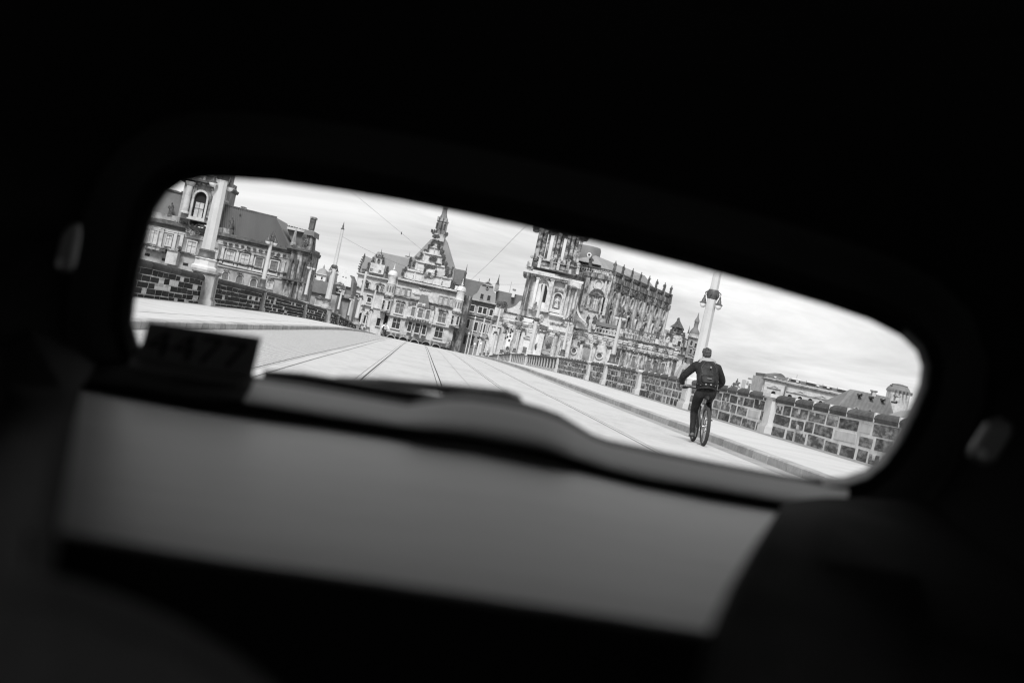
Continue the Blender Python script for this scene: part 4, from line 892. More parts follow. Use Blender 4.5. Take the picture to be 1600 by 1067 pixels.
el = lambda a, c, n=14: [(a * math.cos(k * 2 * math.pi / n), c * math.sin(k * 2 * math.pi / n)) for k in range(n)]
ar = lambda a, h: [(-a, -h), (a, -h)] + [(a * math.cos(k * math.pi / 8), h - a + a * math.sin(k * math.pi / 8)) for k in range(9)]
for i in range(NB):
    t = FLEN * (i + .5) / NB
    ov = fobj('oval_window', MB().prism(el(1.15, 1.35), -.06, .05), t, zt - 6.2, PANEM); MB().ring(el(1.55, 1.75), el(1.15, 1.35), -.5, .05).build('rim', NAVE, ov)
    aw = fobj('arched_window', MB().prism(ar(1.05, 2.7), -.06, .05), t, zt - 12.2, PANE); MB().ring(ar(1.5, 3.1), ar(1.05, 2.7), -.5, .05).build('window_frame', CHUR if i % 2 else CHURD, aw)
    bb = MB(); random.seed(i + 3)
    for k in range(9): bb.blob((random.uniform(-1.6, 1.6), -.3, random.uniform(-.5, .5)), .4, .35, .35, .25, 6, 4)
    fobj('carved_crest', bb, t, zt - 4.2, SOOT); 
    bb = MB()
    for k in range(7): bb.blob((random.uniform(-1.3, 1.3), -.3, random.uniform(-.4, .4)), .35, .35, .35, .25, 6, 4)
    fobj('carved_crest', bb, t, zt - 8.8, SOOT2)
    fobj('sill', MB().box(-1.9, 1.9, -.7, .1, -.2, .2), t, zt - 15.4, CHUR)
random.seed(5)
# nave front elements, set on the plane y = YN
def nrect(name, cx, cy, w, h, y0, y1, m):
    x, z = nv(cx, cy); k = (335 + YN) / FPX / 2; return MB().box(x - w * k, x + w * k, YN + y0, YN + y1, z - h * k, z + h * k).build(name, m, B.o)
bx0, bx1 = nx0 - 1, Cn[0]
MB().box(bx0, bx1, YN - 1.0, YN + .2, zt - 2.5, zt - 1.5).build('nave_cornice', SOOT2, B.o); MB().box(bx0, bx1, YN - .5, YN + .3, zt - .15, zt + .15).build('balustrade_rail', SOOT, B.o); MB().box(bx0, bx1, YN - .5, YN + .3, zt - 1.5, zt - 1.2).build('balustrade_base', SOOT2, B.o)
bb = MB(); xx = bx0 + .3
while xx < bx1: bb.lathe([(.15, zt - 1.2), (.1, zt - 1), (.2, zt - .7), (.1, zt - .35), (.15, zt - .15)], xx, YN - .1, 5); xx += .62
tag(bb.build('balusters', CHURD, B.o), kind='stuff')
x, z = nv(922, 414); link('statue', STAT[1], B.o, (x, YN - .1, zt + .1), (2.9, 2.9, 2.6), .2)
def npart(name, mb, px, py, m, dy=0.0):
    x, z = nv(px, py); return mb.build(name, m, B.o, loc=(x, YN + dy, z))
w_ = npart('arched_window', MB().prism(ar(1.0, 2.0), -.06, .05), 930.5, 472, PANEL_); MB().ring(ar(1.35, 2.3), ar(1.0, 2.0), -.5, .05).build('window_frame', SOOT2, w_); MB().box(-.05, .05, -.12, -.061, -2, 1.6).box(-1, 1, -.12, -.062, -.8, -.7).box(-1, 1, -.12, -.062, .2, .3).box(-.55, -.47, -.12, -.063, -2, 1.5).box(.47, .55, -.12, -.063, -2, 1.5).build('glazing_bars', SASHD, w_)
for cx, cy in ((921, 471), (939.5, 476)):
    w2 = npart('side_light', MB().box(-.55, .55, -.06, .05, -1.7, 1.7), cx, cy, PANEL_ if cx < 930 else OPENING); MB().ring([(-.85, -2), (.85, -2), (.85, 2), (-.85, 2)], [(-.55, -1.7), (.55, -1.7), (.55, 1.7), (-.55, 1.7)], -.4, .05).build('window_frame', SOOT2, w2)
npart('arch_hood', MB().ring(ar(1.9, .9), ar(1.5, .6), -.8, .05), 933.6, 457, SOOT)
ov = npart('oval_window', MB().prism(el(.8, 1.0), -.06, .05), 935, 444.5, PANEM); MB().ring(el(1.25, 1.5), el(.8, 1.0), -.5, .05).build('rim', CHUR, ov)
npart('front_panel', MB().box(-1.9, 1.9, -.1, .05, -4.5, 4.5), 934, 450, CHUR)
for cx, cy, ww, mm in ((949, 462, 4.5, CHURD), (954, 463.5, 4.5, SOOT2), (914.5, 455, 6, CHURD), (909, 455, 5, SOOT2), (942.5, 461, 2.6, NAVE)): nrect('pilaster', cx, cy, ww, 64, -.7, .1, mm)
B.orn(910, 425, 12, 10, YN - 1.5, CHURD, 18, 'figure_group')
B.poly('scroll_buttress', [(903, 470), (904.5, 485), (909, 495), (917, 503.5), (914.5, 503.5), (905.5, 495), (901, 485), (900.5, 470)], 2, 4, CHURW)
# nave roof and the clerestory drum behind the tower
ap = nv(931, 399.5); rr = nv(1022, 449.5, YN + 40)
b = MB(); x0_, z0_ = nv(903, 412.5)
A_ = Vector((x0_ - 6, YN + 1.2, zt - .8)); Bv = Vector((Cn[0] - 1, YN + 1.2, zt - .8)); Cv = o + fl * FLEN + Vector((-2.5, 1, zt - .8)); R1 = Vector((nv(931, 399.5, YN + 7)[0], YN + 7, nv(931, 399.5, YN + 7)[1])); R2 = Vector((e.x - 9, e.y - 9, R1.z - .2)); Dv = A_ + Vector((0, 14, 0)); Ev = Cv + Vector((-16, 4, 0))
b.add([A_, Bv, Cv, R1, R2, Dv, Ev], [(0, 1, 3), (1, 2, 4, 3), (0, 3, 5), (3, 4, 6, 5), (2, 6, 4)]); b.build('nave_roof', ROOFL, B.o)
B.lathe('clerestory', 926, 404, [(21, 0), (21, 30), (19, 34)], YN + 16, ROOFM, 24); B.rect('clerestory_plinth', 917, 403, 20, 12, YN + 7, YN + 9, CHUR); B.slab('clerestory_cornice', (907, 399.5), (948, 408.3), 2.0, YN + 12.4, YN + 16, SOOT2)
for cx, cy in ((911, 382.3), (931, 386.5)): B.disc('medallion', cx, cy, 2.0, 2.0, YN + 12.8, SOOT2, CHURW, 2.0)

# aisle with balustrade, statues and oval windows, in front of the nave
B.down('aisle', 925, 539, 84, 46, 6, 15, CHUR); B.down('aisle', 1012, 557, 96, 46, 6.4, 15, NAVE)
B.rect('parapet', 868, 508.5, 56, 13, -.5, 6, CHUR); B.orn(872, 506, 26, 4, -.6, CHURD, 16, 'garland')
B.broken('aisle_cornice', (889, 516), (1064, 553), 6, 6, .75, [CHUR, CHURD, CHURW, CHURD], 22, 16, 4)
B.broken('aisle_cornice', (889, 512.6), (1064, 549.6), 2, 6, .9, [SOOT2, SOOT2, CHURD], 22, 16, 5)
B.broken('aisle_frieze', (889, 524), (1062, 560.5), 6, 6, .35, [CHURD, CHUR, CHURD, SOOT2], 26, 7, 6)
B.balus((931, 514.5), (967, 522), 8, 5.6, CHUR); B.rect('aisle_roof', 952, 507.5, 44, 6, 8, 15, ROOFM); B.balus((975, 523.5), (1060, 541.4), 7, 6.2, CHURD, SOOT2)
B.rect('attic', 905, 506, 24, 11, 5, 12, CHUR); B.rect('attic_block', 908, 509, 13, 8, 4.6, 6, CHURW)
B.rect('aisle_roof', 1010, 519.5, 70, 5, 9, 15, ROOFM)
for px, py, h in ((919.6, 504, 14), (930, 505.5, 15), (974.5, 513, 16), (1004, 524, 16), (1031, 529, 15), (1052, 534, 12)): B.statue(px, py, h, 5.6); B.rect('statue_plinth', px - 1, py + 4.5, 6, 8, 5.0, 6.4, CHURD)
for i in range(10): B.orn(975 + i * 7.5, 515 + i * 1.9, 5, 6, 8.4, CHUR, 6)
for cx, cy, r1, r2, mm in ((898.3, 548, 3.4, 4.0, PANEM), (938.5, 556, 4.4, 3.8, PANEM)): B.disc('oval_window', cx, cy, r1, r2, 6, mm, CHURW, 1.8); B.orn(cx + 1, cy - 5.5, 9, 2, 5.6, CHURD, 6)
B.rect('wall_panel', 918, 553, 11, 22, 5.8, 6.1, STAND); B.orn(914, 537.5, 20, 4, 5.6, SOOT2, 20, 'garland')
for cx, cy, ww, mm in ((889.5, 546, 5, CHUR), (908, 551, 4, CHUR), (928.5, 556, 4, CHUR), (951.5, 561, 7, CHUR), (960, 561, 6, CHURD), (974, 565, 5, SOOT2), (984, 566, 4, CHURD), (1001, 570, 4.5, CHURD), (1011, 572, 4, SOOT2), (1022, 574, 4, CHURD), (1032, 576, 4, SOOT2), (1046, 579, 4, CHURD), (1056, 581, 5, SOOT2)): B.column(cx, cy, ww, 40, 5.6, mm, True, 'pilaster'); B.orn(cx + 4, cy - 18, ww * 1.5, 4, 5.2, SOOT, 6, 'capital')
B.orn(969, 551, 7, 9, 5.4, SOOT, 14, 'cartouche'); B.win(967, 566, 5, 15, 6, PANEM, CHURD, CHURD, True, 1.4, (0, 0))
for cx, cy in ((992.5, 566), (1016.5, 572), (1027.5, 574), (1039, 577)): B.win(cx, cy, 5.5, 17, 6, PANEM, CHURD, CHURD, False, 1.2, (0, 1)); B.orn(cx + 2.5, cy - 13, 8, 3.4, 5.6, SOOT, 9)

# ================= dark gabled palace behind the church
B = Bld('dark_palace', 'soot-dark palace with curly gable and domed stair tower, between church and cyclist', 'building', 470, 1065, 540)
B.down('wall', 1061, 545, 56, 46, 0, 14, CHURD)
B.rect('gable', 1053.5, 534, 23, 22, -.8, 3, CHURD); B.rect('gable', 1057.5, 518.5, 14, 12, -.8, 3, SOOT2)
B.poly('gable_roof', [(1048, 510.5), (1056, 505.5), (1059.5, 501), (1061, 496.5), (1062, 502), (1065, 508), (1068, 514.5), (1058, 511.5)], -1.6, 4, SOOT)
for cx, cy, ww, hh in ((1045, 522, 7, 6), (1068, 525, 5, 9), (1048, 517, 4, 5), (1066, 518, 3, 6)): B.orn(cx, cy, ww, hh, -.8, SOOT, 9, 'scroll')
for cx, cy in ((1054, 516), (1059.5, 517.5)): B.win(cx, cy, 3.2, 5, -.8, PANE, SOOT2, SOOT2, False, .8, (0, 0), .25)
for cx, cy in ((1052.5, 532), (1060.5, 537), (1044, 533)): B.win(cx, cy, 4.6, 8, -.8, PANEL_ if cx < 1055 else PANE, CHUR, SASHD, False, 1.2, (0, 0), .3)
B.slab('cornice', (1040, 537), (1092, 548), 2, -1.3, 1, SOOT2); B.slab('cornice', (1038, 549), (1090, 560), 2.4, -1.2, 1, SOOT)
B.lathe('pinnacle', 1074, 527, [(2.2, 0), (1.8, 6), (1.2, 9), (.6, 13), (.1, 19)], 0, SOOT2, 6); B.rect('dormer', 1072.5, 525, 7, 9, -.4, 2, CHUR)
B.poly('roof', [(1036, 531), (1039, 514), (1047, 516), (1049, 533)], 2, 12, ROOFL)
B.rect('stair_tower', 1082, 541, 18, 38, -2, 6, STAND); B.slab('tower_gallery', (1075, 525.5), (1094, 529.5), 4, -3, 7, CHURD, 1.2)
for cx, cy in ((1079, 536), (1085.5, 540), (1078, 549), (1084, 552)): B.win(cx, cy, 3.4, 7, -2, PANE, STAND, SASHD, False, 1, (0, 0), .3)
B.lathe('tower_dome', 1085.2, 523.5, [(7.6, 0), (7.9, 3), (6.6, 7), (4, 10.5), (3.4, 12), (3.4, 20), (4.2, 21), (3.6, 24), (1.6, 28), (.3, 36)], 1, ROOFM, 10)
for cx, cy in ((1073.5, 541, ), (1067.5, 540)): B.column(cx, cy, 2.4, 24, -1, SOOT, True, 'pilaster')

# ================= right-hand skyline: monument, colonnade, gallery, hipped house, cupola
B = Bld('rider_monument', 'dark equestrian monument silhouette above the right parapet, just past the cyclist', 'statue', 420, 1152, 600)
B.rect('pedestal', 1149.5, 611, 9, 16, -1.5, 1.5, SOOT2)
x, z = B.L(1151, 603)
b = MB(); k = B.sc * 1.0
b.tube([(x - 6 * k, 0, z + 2 * k), (x - 3 * k, 0, z + 2.6 * k), (x + 1 * k, 0, z + 3.2 * k), (x + 3 * k, 0, z + 6 * k)], [2.0 * k, 2.2 * k, 2.1 * k, 1.2 * k], 8); b.tube([(x + 3 * k, 0, z + 6 * k), (x + 5 * k, 0, z + 5 * k)], [1.2 * k, .7 * k], 6)
for dx, dy in ((-5, -.4), (-4.6, .4), (1, -.4), (2.4, .4)): b.tube([(x + dx * k, dy, z + 2 * k), (x + (dx + .6) * k, dy, z - 1.4 * k), (x + (dx + .2) * k, dy, z - 4.5 * k)], [.8 * k, .5 * k, .4 * k], 5)
b.tube([(x - 6 * k, 0, z + 2.4 * k), (x - 8 * k, 0, z - 1 * k)], [.7 * k, .3 * k], 5); b.build('horse', SOOT, B.o, True)
b = MB(); b.tube([(x - 1.5 * k, 0, z + 4 * k), (x - 1.2 * k, 0, z + 7.5 * k), (x - .8 * k, 0, z + 9.6 * k), (x - .7 * k, 0, z + 11.6 * k)], [1.5 * k, 1.6 * k, .7 * k, .9 * k], 7); b.tube([(x - 1 * k, -.2, z + 8.5 * k), (x + 1.6 * k, -.3, z + 7 * k)], [.6 * k, .4 * k], 5); b.tube([(x - 1.4 * k, -.2, z + 4.6 * k), (x - .2 * k, -.5, z + 1 * k)], [.8 * k, .5 * k], 5); b.build('rider', SOOT, B.o, True)
B.rect('figure_base', 1145.5, 606, 6, 6, -1, 1, SOOT)

B = Bld('colonnade_block', 'small white flat-roofed block with tall window bays, left of the gallery', 'building', 560, 1178, 610)
B.down('wall', 1179, 604.5, 29, 16, 0, 10, PLAIN); B.rect('roof_slab', 1184.5, 594.2, 22, 2.4, -.6, 8, STAND); B.rect('roof_slab', 1168, 597.4, 3, 5, -.4, 6, STAND)
for i in range(4): B.rect('window', 1170.8 + i * 6.6, 603.6 + i * 1.4, 3.4, 9.5, -.1, .15, PANEM); B.rect('blind', 1171.3 + i * 6.6, 601.4 + i * 1.4, 3.2, 3.6, -.25, -.12, STAND)
B.orn(1163, 608, 10, 4, -2, ROOFM, 8, 'shrub')

B = Bld('picture_gallery', 'long sandstone gallery with round-arched windows and pediments behind the right parapet', 'building', 520, 1260, 620)
B.down('wall', 1265, 619.6, 150, 32, 0, 25, GALL)
B.down('pavilion', 1209.5, 607, 34, 30, -1.5, 25, GALL)
B.slab('cornice', (1191.5, 590), (1230, 598.2), 3.4, -2.6, 2, STAND, .9); B.slab('cornice', (1228, 598.6), (1342, 622.5), 3.4, -1.2, 2, STAND, .9)
B.poly('attic_roof', [(1195.5, 590), (1195.5, 583.5), (1232, 591), (1345, 615), (1345, 622), (1232, 598)], 1, 20, ROOFM)
B.poly('attic_roof', [(1206, 586), (1212, 584.8), (1223, 583.8), (1227, 586.5), (1231, 591), (1208, 586.5)], 3, 16, ROOFD)
B.slab('attic_wall', (1196, 588.5), (1232, 596.1), 2.6, .2, 2, SOOT2); B.slab('attic_wall', (1232, 597), (1342, 620), 2.6, .2, 2, SOOT2)
for cx, cy, ww in ((1211.5, 589, 3), (1231, 593, 3), (1244, 592.3, 15), (1246, 596, 4), (1268, 597.3, 15), (1278, 602.5, 4), (1294, 602.5, 15), (1294, 605.5, 4), (1316, 607.5, 14), (1334, 611, 8)): B.rect('skylight', cx, cy, ww, 2.0, -.1, 1.4, PLAIN)
B.rect('chimney', 1195.5, 586.5, 2, 6, 0, 2, SOOT); B.lathe('flagpole', 1246.5, 590.5, [(.3, 0), (.15, 5)], 2, SOOT, 4)
B.column(1226.3, 604, 2, 30, -1.6, SOOT2, True, 'downpipe')
for cx, cy, y in ((1208.5, 603.6, -1.6), (1250.6, 612.6, -.1), (1284, 619.5, -.1), (1317, 626, -.1)): B.pediment(cx, cy, 22, 5.5, y, STANDP)
B.slab('string_course', (1228, 611.5), (1336, 634), 1.4, -.5, 1, STANDP)
for cx, cy, y in ((1206.3, 616.5, -1.5), (1233, 622, 0), (1249, 625.2, 0), (1265, 628.4, 0), (1281.2, 631.8, 0), (1297, 635.2, 0), (1313, 638.5, 0)): B.win(cx, cy, 7, 12, y, OPENING, STANDP, SASHD, True, 1.4, (0, 0), .3)

B = Bld('hipped_house', 'house with large hipped grey roof and small dormers, behind the right parapet', 'building', 400, 1355, 640)
B.down('wall', 1350, 656, 92, 26, 0, 20, PLAIN)
x0, z0 = B.L(1341, 609.5); x1, z1 = B.L(1404, 622.7); xa0, za0 = B.L(1303, 640.5); xb0, zb0 = B.L(1398, 660.5)
b = MB(); b.add([(xa0, -1, za0), (xb0, -1, za0 - .2), (xb0 + 1, 22, za0), (xa0 - 1, 22, za0), (x0, 9, z0), (x1, 9, z0)], [(0, 1, 5, 4), (1, 2, 5), (2, 3, 4, 5), (3, 0, 4), (3, 2, 1, 0)]); b.build('roof', ROOFM, B.o)
sm = MB()
for i in range(46):
    t = i / 45; xx = xa0 + (xb0 - xa0) * t; q = min(1.0, min(t / .40, (1 - t) / .04 if t > .96 else 1)); xt = xx if t > .40 else xx
    zz = za0 + (z0 - za0) * q; yy = -1 + 10 * q
    sm.add([(xx - .06, -1.06, za0), (xx + .06, -1.06, za0), (xx + .06, yy - .06, zz), (xx - .06, yy - .06, zz), (xx, -1.16, za0 + .1), (xx, yy - .16, zz + .1)], [(0, 1, 4), (1, 2, 5, 4), (3, 0, 4, 5), (2, 3, 5)])
tag(sm.build('roof_seams', ROOFM, B.o), kind='stuff')
for cx, cy, y in ((1351.5, 618.3, 6.2), (1370, 622.2, 6.2), (1388.5, 626, 6.2), (1407, 630, 6.2)): B.rect('dormer', cx, cy, 5, 3, y - 1.4, y + 2, SOOT); B.pediment(cx + .4, cy - 2, 7, 2.2, y - 1.6, SOOT2)
for cx, cy in ((1335.7, 640), (1357.5, 644.6)): B.rect('dormer', cx, cy + .4, 7, 4, -.6, 4, PLAIN); B.pediment(cx + .8, cy - 3, 11, 4, -.8, SOOT2); B.rect('dormer_window', cx, cy + .6, 3, 2.4, -.75, -.55, PANE)
for cx, cy in ((1377.5, 617.2), (1414.5, 625.2)): B.rect('chimney', cx, cy, 6, 7, 8, 10, STANDP); B.rect('chimney_cap', cx + .8, cy - 4.6, 9, 2, 7.8, 10.2, SOOT2)
B.rect('side_building', 1299, 634.5, 13, 6, -3, 3, PLAIN)
for i in range(3): B.rect('window', 1295.5 + i * 3.6, 633 + i * .8, 2, 3, -3.15, -2.95, SOOT)
B.poly('lean_roof', [(1376, 652), (1408, 641), (1425, 640), (1425, 662), (1380, 656)], -3, 0, ROOFL)

B = Bld('domed_hall', 'octagonal hall with low dark dome peeking over the hipped roof', 'building', 560, 1410, 615)
B.lathe('drum', 1411, 623, [(19, -26), (19, 8), (20, 8.4), (20, 9.6), (18, 10)], 8, GALL, 10, smooth=False)
B.lathe('dome', 1412.5, 613.5, [(20.5, 0), (19.2, 3.4), (15.6, 8), (13, 10), (13.4, 11), (4, 12.8)], 8, ROOFM, 10, smooth=False)
for i in range(6): B.rect('drum_window', 1397 + i * 6, 610.5 + i * 1.25, 2, 5, -.6 + abs(i - 2.5) * .9, 3, PANEM)
B.orn(1396, 602.5, 3, 3, 3, SOOT, 4, 'finial')

# ------------------------------------------------------------------ cyclist and bicycle
JACKET = mat('black_jacket', 0.015, 0.85, dark=0.026, scale=7, bump=1.0, bscale=9, spec=0.2)
TROUS = mat('black_trousers', 0.012, 0.85, dark=0.022, scale=7, bump=0.9, bscale=10, spec=0.2)
SKIN = mat('skin', 0.42, 0.6); SHOE = mat('grey_shoe', 0.09, 0.7, dark=0.2, scale=20); HAIR = mat('dark_hair', 0.03, 0.7, dark=0.08, scale=40, bump=0.6, bscale=60)
HOOD = mat('pale_hood', 0.30, 0.85); PACK = mat('black_nylon', 0.006, 0.6, dark=0.02, scale=9, bump=1.0, bscale=10, spec=0.3); REFL = mat('pale_print', 0.24, 0.5)
TYRE = mat('tyre_rubber', 0.03, 0.8); ALU = mat('bike_alloy', 0.5, 0.35, metal=1.0); FRAMEM = mat('bike_frame_paint', 0.10, 0.3); BLACKP = mat('black_plastic', 0.02, 0.5)
WHITEC = mat('white_shirt', 0.7, 0.8)
def skin_mesh(name, joints, edges, mats_of, root, mats_, sub=2):
    me = bpy.data.meshes.new(name + '_rig'); keys = list(joints); ix = {k: i for i, k in enumerate(keys)}
    me.from_pydata([joints[k][0] for k in keys], [(ix[a], ix[b]) for a, b in edges], [])
    ob = bpy.data.objects.new(name + '_rig', me); COL.objects.link(ob)
    sk = ob.modifiers.new('skin', 'SKIN'); sk.use_smooth_shade = True
    for i, k in enumerate(keys):
        sv_ = me.skin_vertices[0].data[i]; r = joints[k][1]; sv_.radius = r if isinstance(r, tuple) else (r, r); sv_.use_root = (k == root)
    ss = ob.modifiers.new('sub', 'SUBSURF'); ss.levels = ss.render_levels = sub
    dg = bpy.context.evaluated_depsgraph_get(); dg.update()
    out = bpy.data.meshes.new_from_object(ob.evaluated_get(dg)); out.name = name
    bpy.data.objects.remove(ob); bpy.data.meshes.remove(me)
    out.materials.clear()
    for m in mats_: out.materials.append(m)
    P = [(Vector(joints[k][0]), mats_of[k]) for k in keys]
    for p in out.polygons:
        c = p.center; p.material_index = min(P, key=lambda q: (q[0] - c).length_squared)[1]; p.use_smooth = True
    return out
def bicycle(label, x, y, rz, detail=True):
    t = thing('bicycle', label, 'bicycle', (x, y, zr(y) + 0.004), rz)
    RH, FH, BBk, HT, ST = (0, -.47, .36), (0, .63, .36), (0, -.03, .30), (0, .46, .92), (0, -.17, .78)
    fr = MB(); fr.tube([BBk, ST], .018, 8); fr.tube([BBk, (0, .50, .74)], .022, 8); fr.tube([ST, (0, .47, .86)], .019, 8); fr.tube([(0, .51, .70), HT], .023, 8)
    for s in (-1, 1): fr.tube([BBk, (s * .05, -.2, .33), (s * .065, RH[1], RH[2])], .011, 6); fr.tube([ST, (s * .05, -.27, .66), (s * .065, RH[1], RH[2])], .009, 6)
    fr.build('frame', FRAMEM, t, True)
    fk = MB()
    for s in (-1, 1): fk.tube([(s * .055, .53, .68), (s * .06, .63, .36)], [.02, .012], 7)
    fk.tube([(-.06, .53, .69), (.06, .53, .69)], .02, 7); fk.build('fork', BLACKP, t, True)
    def wheel():
        tb = MB(); n = 36; prof = []
        for k in range(n + 1):
            a = 2 * math.pi * k / n; prof.append((0, .335 * math.cos(a), .335 * math.sin(a)))
        V = []; F = []; m = 8
        for k in range(n):
            a = 2 * math.pi * k / n
            for j in range(m):
                q = 2 * math.pi * j / m; r = .332 + .034 * math.cos(q); V.append((.034 * math.sin(q), r * math.cos(a), r * math.sin(a)))
        for k in range(n):
            for j in range(m):
                F.append((k * m + j, k * m + (j + 1) % m, ((k + 1) % n) * m + (j + 1) % m, ((k + 1) % n) * m + j))
        tb.add(V, F); tyre = tb.mesh('wheel', TYRE, True)
        rb = MB(); V = []; F = []
        for k in range(n):
            a = 2 * math.pi * k / n
            for dx, r in ((-.013, .306), (.013, .306), (.010, .288), (-.010, .288)): V.append((dx, r * math.cos(a), r * math.sin(a)))
        for k in range(n):
            for j in range(4): F.append((k * 4 + j, k * 4 + (j + 1) % 4, ((k + 1) % n) * 4 + (j + 1) % 4, ((k + 1) % n) * 4 + j))
        rb.add(V, F); rim = rb.mesh('rim', ALU, True)
        sp = MB()
        for k in range(18):
            a = 2 * math.pi * k / 18; s = 1 if k % 2 else -1; sp.tube([(s * .03, .02 * math.cos(a + .9), .02 * math.sin(a + .9)), (0, .29 * math.cos(a), .29 * math.sin(a))], .0025, 4)
        sp.tube([(-.06, 0, 0), (.06, 0, 0)], .018, 8); return tyre, rim, sp.mesh('spokes', ALU)
    tm, rm, sm_ = wheel()
    for h in (RH, FH):
        wv = link('wheel', tm, t, h); link('rim', rm, wv); link('spokes', sm_, wv)
    sb = MB(); sb.tube([ST, (0, -.215, .885)], .014, 7); sb.build('seat_post', ALU, t, True)
    sb = MB(); sb.tube([(0, -.36, .895), (0, -.28, .895), (0, -.16, .893), (0, -.06, .89)], [.02, .055, .035, .016], 10); sb.build('saddle', BLACKP, t, True)
    hb = MB(); hb.tube([HT, (0, .44, .99), (0, .52, 1.02)], .017, 7); hb.tube([(-.35, .42, 1.015), (-.2, .5, 1.03), (0, .52, 1.02), (.2, .5, 1.03), (.35, .42, 1.015)], .013, 7); hb.build('handlebar', BLACKP, t, True)
    for s in (-1, 1):
        g = MB(); g.tube([(s * .355, .415, 1.015), (s * .25, .47, 1.025)], .019, 8); g.build('grip', TYRE, t, True)
        g = MB(); g.tube([(s * .22, .49, 1.02), (s * .26, .54, 1.0), (s * .36, .50, .985)], .007, 5); g.build('brake_lever', BLACKP, t, True)
    ck = MB(); ck.lathe([(.09, -.004), (.09, .004)], n=20); co = ck.build('chainring', BLACKP, t, False, (.055, BBk[1], BBk[2])); co.rotation_euler.y = rad(90)
    for s, dz in ((-1, -.17), (1, .17)):
        c = MB(); c.tube([(s * .07, BBk[1], BBk[2]), (s * .085, BBk[1] + .02, BBk[2] + dz)], .012, 6); cr_ = c.build('crank', ALU, t, True)
        c = MB(); c.box(s * .15 - .05, s * .15 + .05, BBk[1] - .03, BBk[1] + .07, BBk[2] + dz - .012, BBk[2] + dz + .012); c.build('pedal', BLACKP, cr_)
    ch = MB(); ch.tube([(.055, BBk[1], BBk[2] + .09), (.055, RH[1], RH[2] + .04)], .006, 5); ch.tube([(.055, BBk[1], BBk[2] - .09), (.055, RH[1] + .03, RH[2] - .05)], .006, 5); ch.lathe([(.045, 0), (.045, .01)], n=3); ch.build('chain', BLACKP, t)
    c = MB(); c.lathe([(.06, -.004), (.06, .004)], n=14); q = c.build('cassette', ALU, t, False, (.045, RH[1], RH[2])); q.rotation_euler.y = rad(90)
    rl = MB(); rl.box(-.02, .02, -.30, -.285, .70, .735); rl.build('rear_lamp', BLACKP, t)
    return t
J = {
 'pelvis': ((0, -.24, 1.00), (.155, .125)), 'waist': ((0, -.18, 1.13), (.155, .11)), 'chest': ((0, -.06, 1.30), (.185, .12)), 'upper': ((0, .02, 1.42), (.165, .105)), 'neck': ((0, .085, 1.51), .066),
 'jaw': ((0, .125, 1.565), (.072, .08)), 'skull': ((0, .125, 1.635), (.08, .095)), 'crown': ((0, .12, 1.69), (.066, .076)), 'nose': ((0, .222, 1.605), .012), 'ear_a': ((-.078, .105, 1.61), .014), 'ear_b': ((.078, .105, 1.61), .014),
 'sh_a': ((-.215, .02, 1.415), .090), 'el_a': ((-.40, .12, 1.20), .070), 'fo_a': ((-.375, .29, 1.11), .056), 'wr_a': ((-.325, .405, 1.05), .036),
 'sh_b': ((.215, .02, 1.415), .090), 'el_b': ((.345, .10, 1.18), .070), 'fo_b': ((.325, .28, 1.09), .056), 'wr_b': ((.305, .41, 1.05), .036),
 'hip_a': ((-.10, -.21, .95), .115), 'th_a': ((-.125, -.05, .76), .095), 'kn_a': ((-.135, .07, .57), .07), 'ca_a': ((-.14, -.01, .40), .062), 'an_a': ((-.145, -.08, .21), .042), 'heel_a': ((-.147, -.10, .165), .04), 'toe_a': ((-.15, .09, .155), (.045, .032)),
 'hip_b': ((.10, -.21, .95), .115), 'th_b': ((.125, .02, .88), .095), 'kn_b': ((.135, .20, .80), .07), 'ca_b': ((.14, .11, .66), .062), 'an_b': ((.145, -.02, .545), .042), 'heel_b': ((.147, -.05, .515), .04), 'toe_b': ((.15, .13, .50), (.045, .032))}
E = [('pelvis', 'waist'), ('waist', 'chest'), ('chest', 'upper'), ('upper', 'neck'), ('neck', 'jaw'), ('jaw', 'skull'), ('skull', 'crown'), ('jaw', 'nose'), ('jaw', 'ear_a'), ('jaw', 'ear_b')]
for s in 'ab': E += [('upper', 'sh_' + s), ('sh_' + s, 'el_' + s), ('el_' + s, 'fo_' + s), ('fo_' + s, 'wr_' + s), ('pelvis', 'hip_' + s), ('hip_' + s, 'th_' + s), ('th_' + s, 'kn_' + s), ('kn_' + s, 'ca_' + s), ('ca_' + s, 'an_' + s), ('an_' + s, 'heel_' + s), ('heel_' + s, 'toe_' + s)]
MO = {}
for k in J:
    MO[k] = 0
    if k in ('neck', 'jaw', 'skull', 'crown', 'nose', 'ear_a', 'ear_b', 'wr_a', 'wr_b'): MO[k] = 2
    if k[:3] in ('hip', 'th_', 'kn_', 'ca_', 'an_') or k == 'pelvis': MO[k] = 1
    if k[:3] in ('hee', 'toe'): MO[k] = 3
